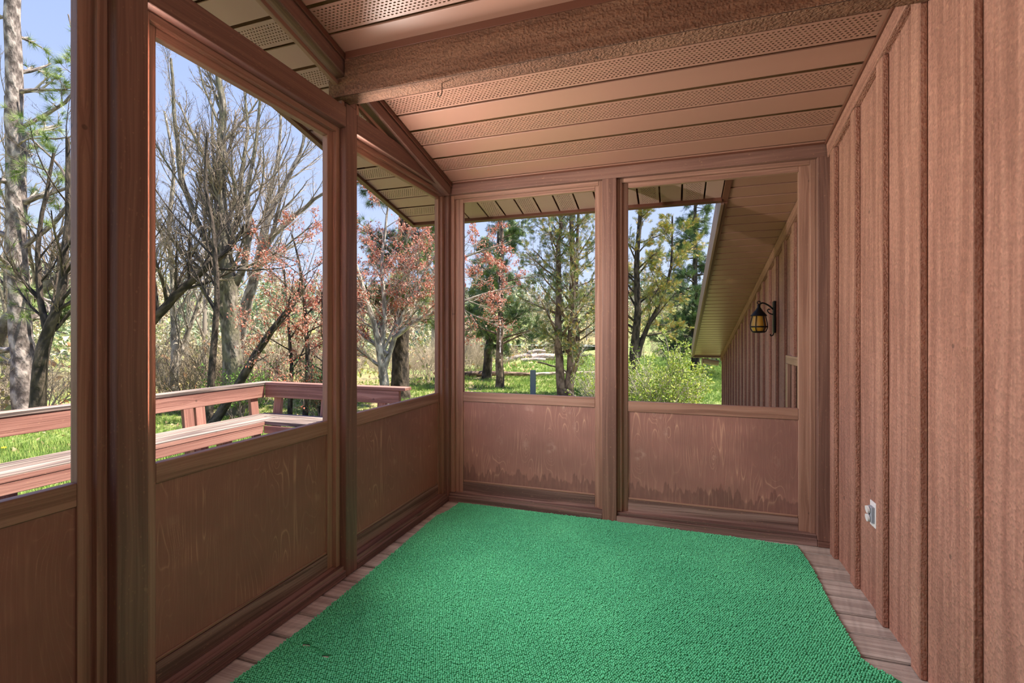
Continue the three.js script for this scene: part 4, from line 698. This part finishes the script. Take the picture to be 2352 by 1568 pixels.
  // grass in clumps
  const blade = (() => { const rr = rng(71), p = [], idx = []; for (let k = 0; k < 9; k++) { const a = rr() * 6.28, l = 0.6 + rr() * 0.5, o = rr() * 0.25, b = p.length / 3, cx = Math.cos(a), cz = Math.sin(a), w = 0.05; p.push(cx * o - cz * w, 0, cz * o + cx * w, cx * o + cz * w, 0, cz * o - cx * w, cx * (o + 0.35 * l), l, cz * (o + 0.35 * l)); idx.push(b, b + 1, b + 2); } const g = new THREE.BufferGeometry(); g.setAttribute('position', new THREE.Float32BufferAttribute(p, 3)); g.setIndex(idx); g.computeVertexNormals(); return g; })();
  const gs = []; let guard = 0; while (gs.length < 90000 && guard++ < 900000) { const b = -1.42 + r() * 1.62, d = 5 + 45 * Math.pow(r(), 1.5), [x, z] = pol(b, d); if (x > -4.3 && z > -4.1) continue; if (x > 0.8 && z > -9.8) continue; if (r() > grassiness(x, z) * 1.2) continue; gs.push([x, z, d]); }
  const lawn = group('grass', { kind: 'stuff', label: 'spring grass of the lawn' });
  stuffPart('blades', blade, M.leaf, gs.length, lawn, (i, m) => { const [x, z, d] = gs[i], tall = smooth(0.55, 0.75, fbm(x / 30 + 0.5, z / 30 + 0.5, 18, 18, 2, 44)), c = (0.055 + r() * 0.05 + tall * 0.07) * (1 + smooth(12, 30, d) * 0.8); e.set((r() - 0.5) * 0.4, r() * 6.28, (r() - 0.5) * 0.4); m.compose(v.set(x, groundY(x, z) - 0.01, z), q.setFromEuler(e), s.set(c, c, c)); }, (i, c) => { const w = [[124, 158, 66], [146, 176, 82], [106, 140, 62], [168, 182, 100]][Math.floor(r() * 4)], b = 0.85 + r() * 0.3; c.setRGB(w[0] / 255, w[1] / 255, w[2] / 255, THREE.SRGBColorSpace).multiplyScalar(b); });
  // fallen leaves and twigs on the ground
  const fl = []; for (let k = 0; k < 7000; k++) { const b = -1.42 + r() * 1.35, d = 6 + 18 * r(), [x, z] = pol(b, d); if (x > -4.3 && z > -4.1) continue; if (r() < grassiness(x, z) * 0.7) continue; fl.push([[x, groundY(x, z) + 0.03, z], [0, 1, 0]]); }
  const litter = group('leaf_litter', { kind: 'stuff', label: 'dry leaves scattered under the trees' });
  leaves(litter, 'dry_leaves', fl, 1, r, { geo: leafGeo, mat: M.leaf, size: 0.09, jit: 0.04, pal: [[186, 158, 122], [164, 128, 94], [206, 184, 150], [150, 112, 84]] });
}
// ── dandelions, logs, fence post
{
  const r = rng(121), yel = new THREE.MeshStandardMaterial({ color: 0xf2c81e, roughness: 0.8 }), stem = new THREE.MeshStandardMaterial({ color: 0x86a858, roughness: 0.8 });
  const spots = [[-10.75, -4.72], [-10.05, -4.52], [-9.62, -4.72], [-9.25, -4.9], [-9.95, -5.75], [-11.5, -5.3]];
  const lab = ['leftmost yellow dandelion seen under the bench rail', 'second yellow dandelion from the left under the bench rail', 'largest yellow dandelion seen under the bench rail', 'yellow dandelion close to the left screen frame edge', 'yellow dandelion standing higher up the lawn under the rail', 'small far yellow dandelion near the leftmost pine'];
  spots.forEach(([x, z], i) => { const t = thing('dandelion', lab[i], 'flower', [x, groundY(x, z), z], 'dandelions in the lawn'); mesh('stem', new THREE.CylinderGeometry(0.004, 0.005, 0.14, 6).translate(0, 0.07, 0), stem, t); const g = new THREE.SphereGeometry(0.038, 12, 6, 0, 6.29, 0, 1.6); g.scale(1, 0.55, 1); mesh('flower_head', g.translate(0, 0.14, 0), yel, t); });
  const log = (name, label, grp, a, b, r0, r1, mat, bend = 0.1) => { const t = thing(name, label, 'log', a, grp), T = new Tubes(), d = [b[0] - a[0], b[1] - a[1], b[2] - a[2]], pts = []; for (let k = 0; k <= 8; k++) { const u = k / 8; pts.push([d[0] * u + (r() - 0.5) * bend, d[1] * u + Math.sin(u * 3.1) * bend * 0.6, d[2] * u + (r() - 0.5) * bend]); } T.add(pts, r0, r1, 10); mesh('bark', T.geo(), mat, t); for (const [k, rr] of [[0, r0], [8, r1]]) { const g = new THREE.CircleGeometry(rr, 10), m = mesh('cut_end', g, M.cut, t); m.position.set(...pts[k]); const n = norm(k ? d : d.map(q => -q)); m.quaternion.setFromUnitVectors(new THREE.Vector3(0, 0, 1), new THREE.Vector3(...n)); } return t; };
  M.cut = new THREE.MeshStandardMaterial({ color: 0xd2b494, roughness: 0.8 }); M.pale = barkMat([150, 132, 122], [226, 212, 200], 311);
  const gy = (x, z, o) => [x, groundY(x, z) + o, z], pile = 'logs of the pile on the far lawn';
  log('log', 'longest pale log of the pile on the far lawn, at its left', pile, gy(-12.8, -35.8, 0.25), gy(-10.2, -36.6, 0.6), 0.24, 0.2, M.pale);
  log('log', 'thick pale log at the right end of the pile', pile, gy(-10.6, -36.3, 0.35), gy(-8.9, -37.0, 0.4), 0.3, 0.26, M.pale);
  log('log', 'pale log lying lowest at the front of the pile', pile, gy(-11.2, -35.6, 0.15), gy(-9.4, -36.1, 0.18), 0.18, 0.16, M.pale);
  log('log', 'short pale log on top of the pile', pile, gy(-10.9, -36.4, 0.75), gy(-9.6, -36.8, 0.85), 0.17, 0.14, M.pale);
  log('log', 'thin pole sticking up from the top of the pile', pile, gy(-10.0, -36.6, 0.8), gy(-9.3, -36.9, 1.5), 0.06, 0.04, M.pale);
  log('fallen_log', 'brown fallen log on the ground left of the grey fence post', 'fallen logs on the lawn', gy(-10.6, -22.9, 0.12), gy(-7.0, -24.2, 0.1), 0.16, 0.1, M.barkCedar);
  log('fallen_log', 'thin pale fallen trunk running right behind the double cedar', 'fallen logs on the lawn', gy(-7.0, -23.9, 0.12), gy(-2.0, -25.4, 0.14), 0.1, 0.05, M.pale, 0.16);
  log('fallen_branch', 'crooked dark branch rising from the fallen trunk', 'fallen logs on the lawn', gy(-6.6, -23.6, 0.8), gy(-4.9, -24.2, 0.12), 0.04, 0.05, M.barkDark, 0.14);
  const px = -4.72, pz = -16.35, p = thing('fence_post', 'square blue-grey weathered fence post in the grass behind the rear screen', 'post', [px, groundY(px, pz), pz]);
  mesh('shaft', box(-0.085, 0.085, -0.1, 0.95, -0.085, 0.085, { b: 0.01 }), new THREE.MeshStandardMaterial({ color: 0x75818a, roughness: 0.9 }), p);
  const sx = -9.55, sz = -6.81, st = thing('wooden_stake', 'short red-brown stake in the lawn left of the bench brace', 'stake', [sx, groundY(sx, sz), sz]);
  mesh('shaft', box(-0.055, 0.055, -0.1, 0.24, -0.055, 0.055, { b: 0.008 }), M.bench, st);
}
renderer.render(scene, camera);
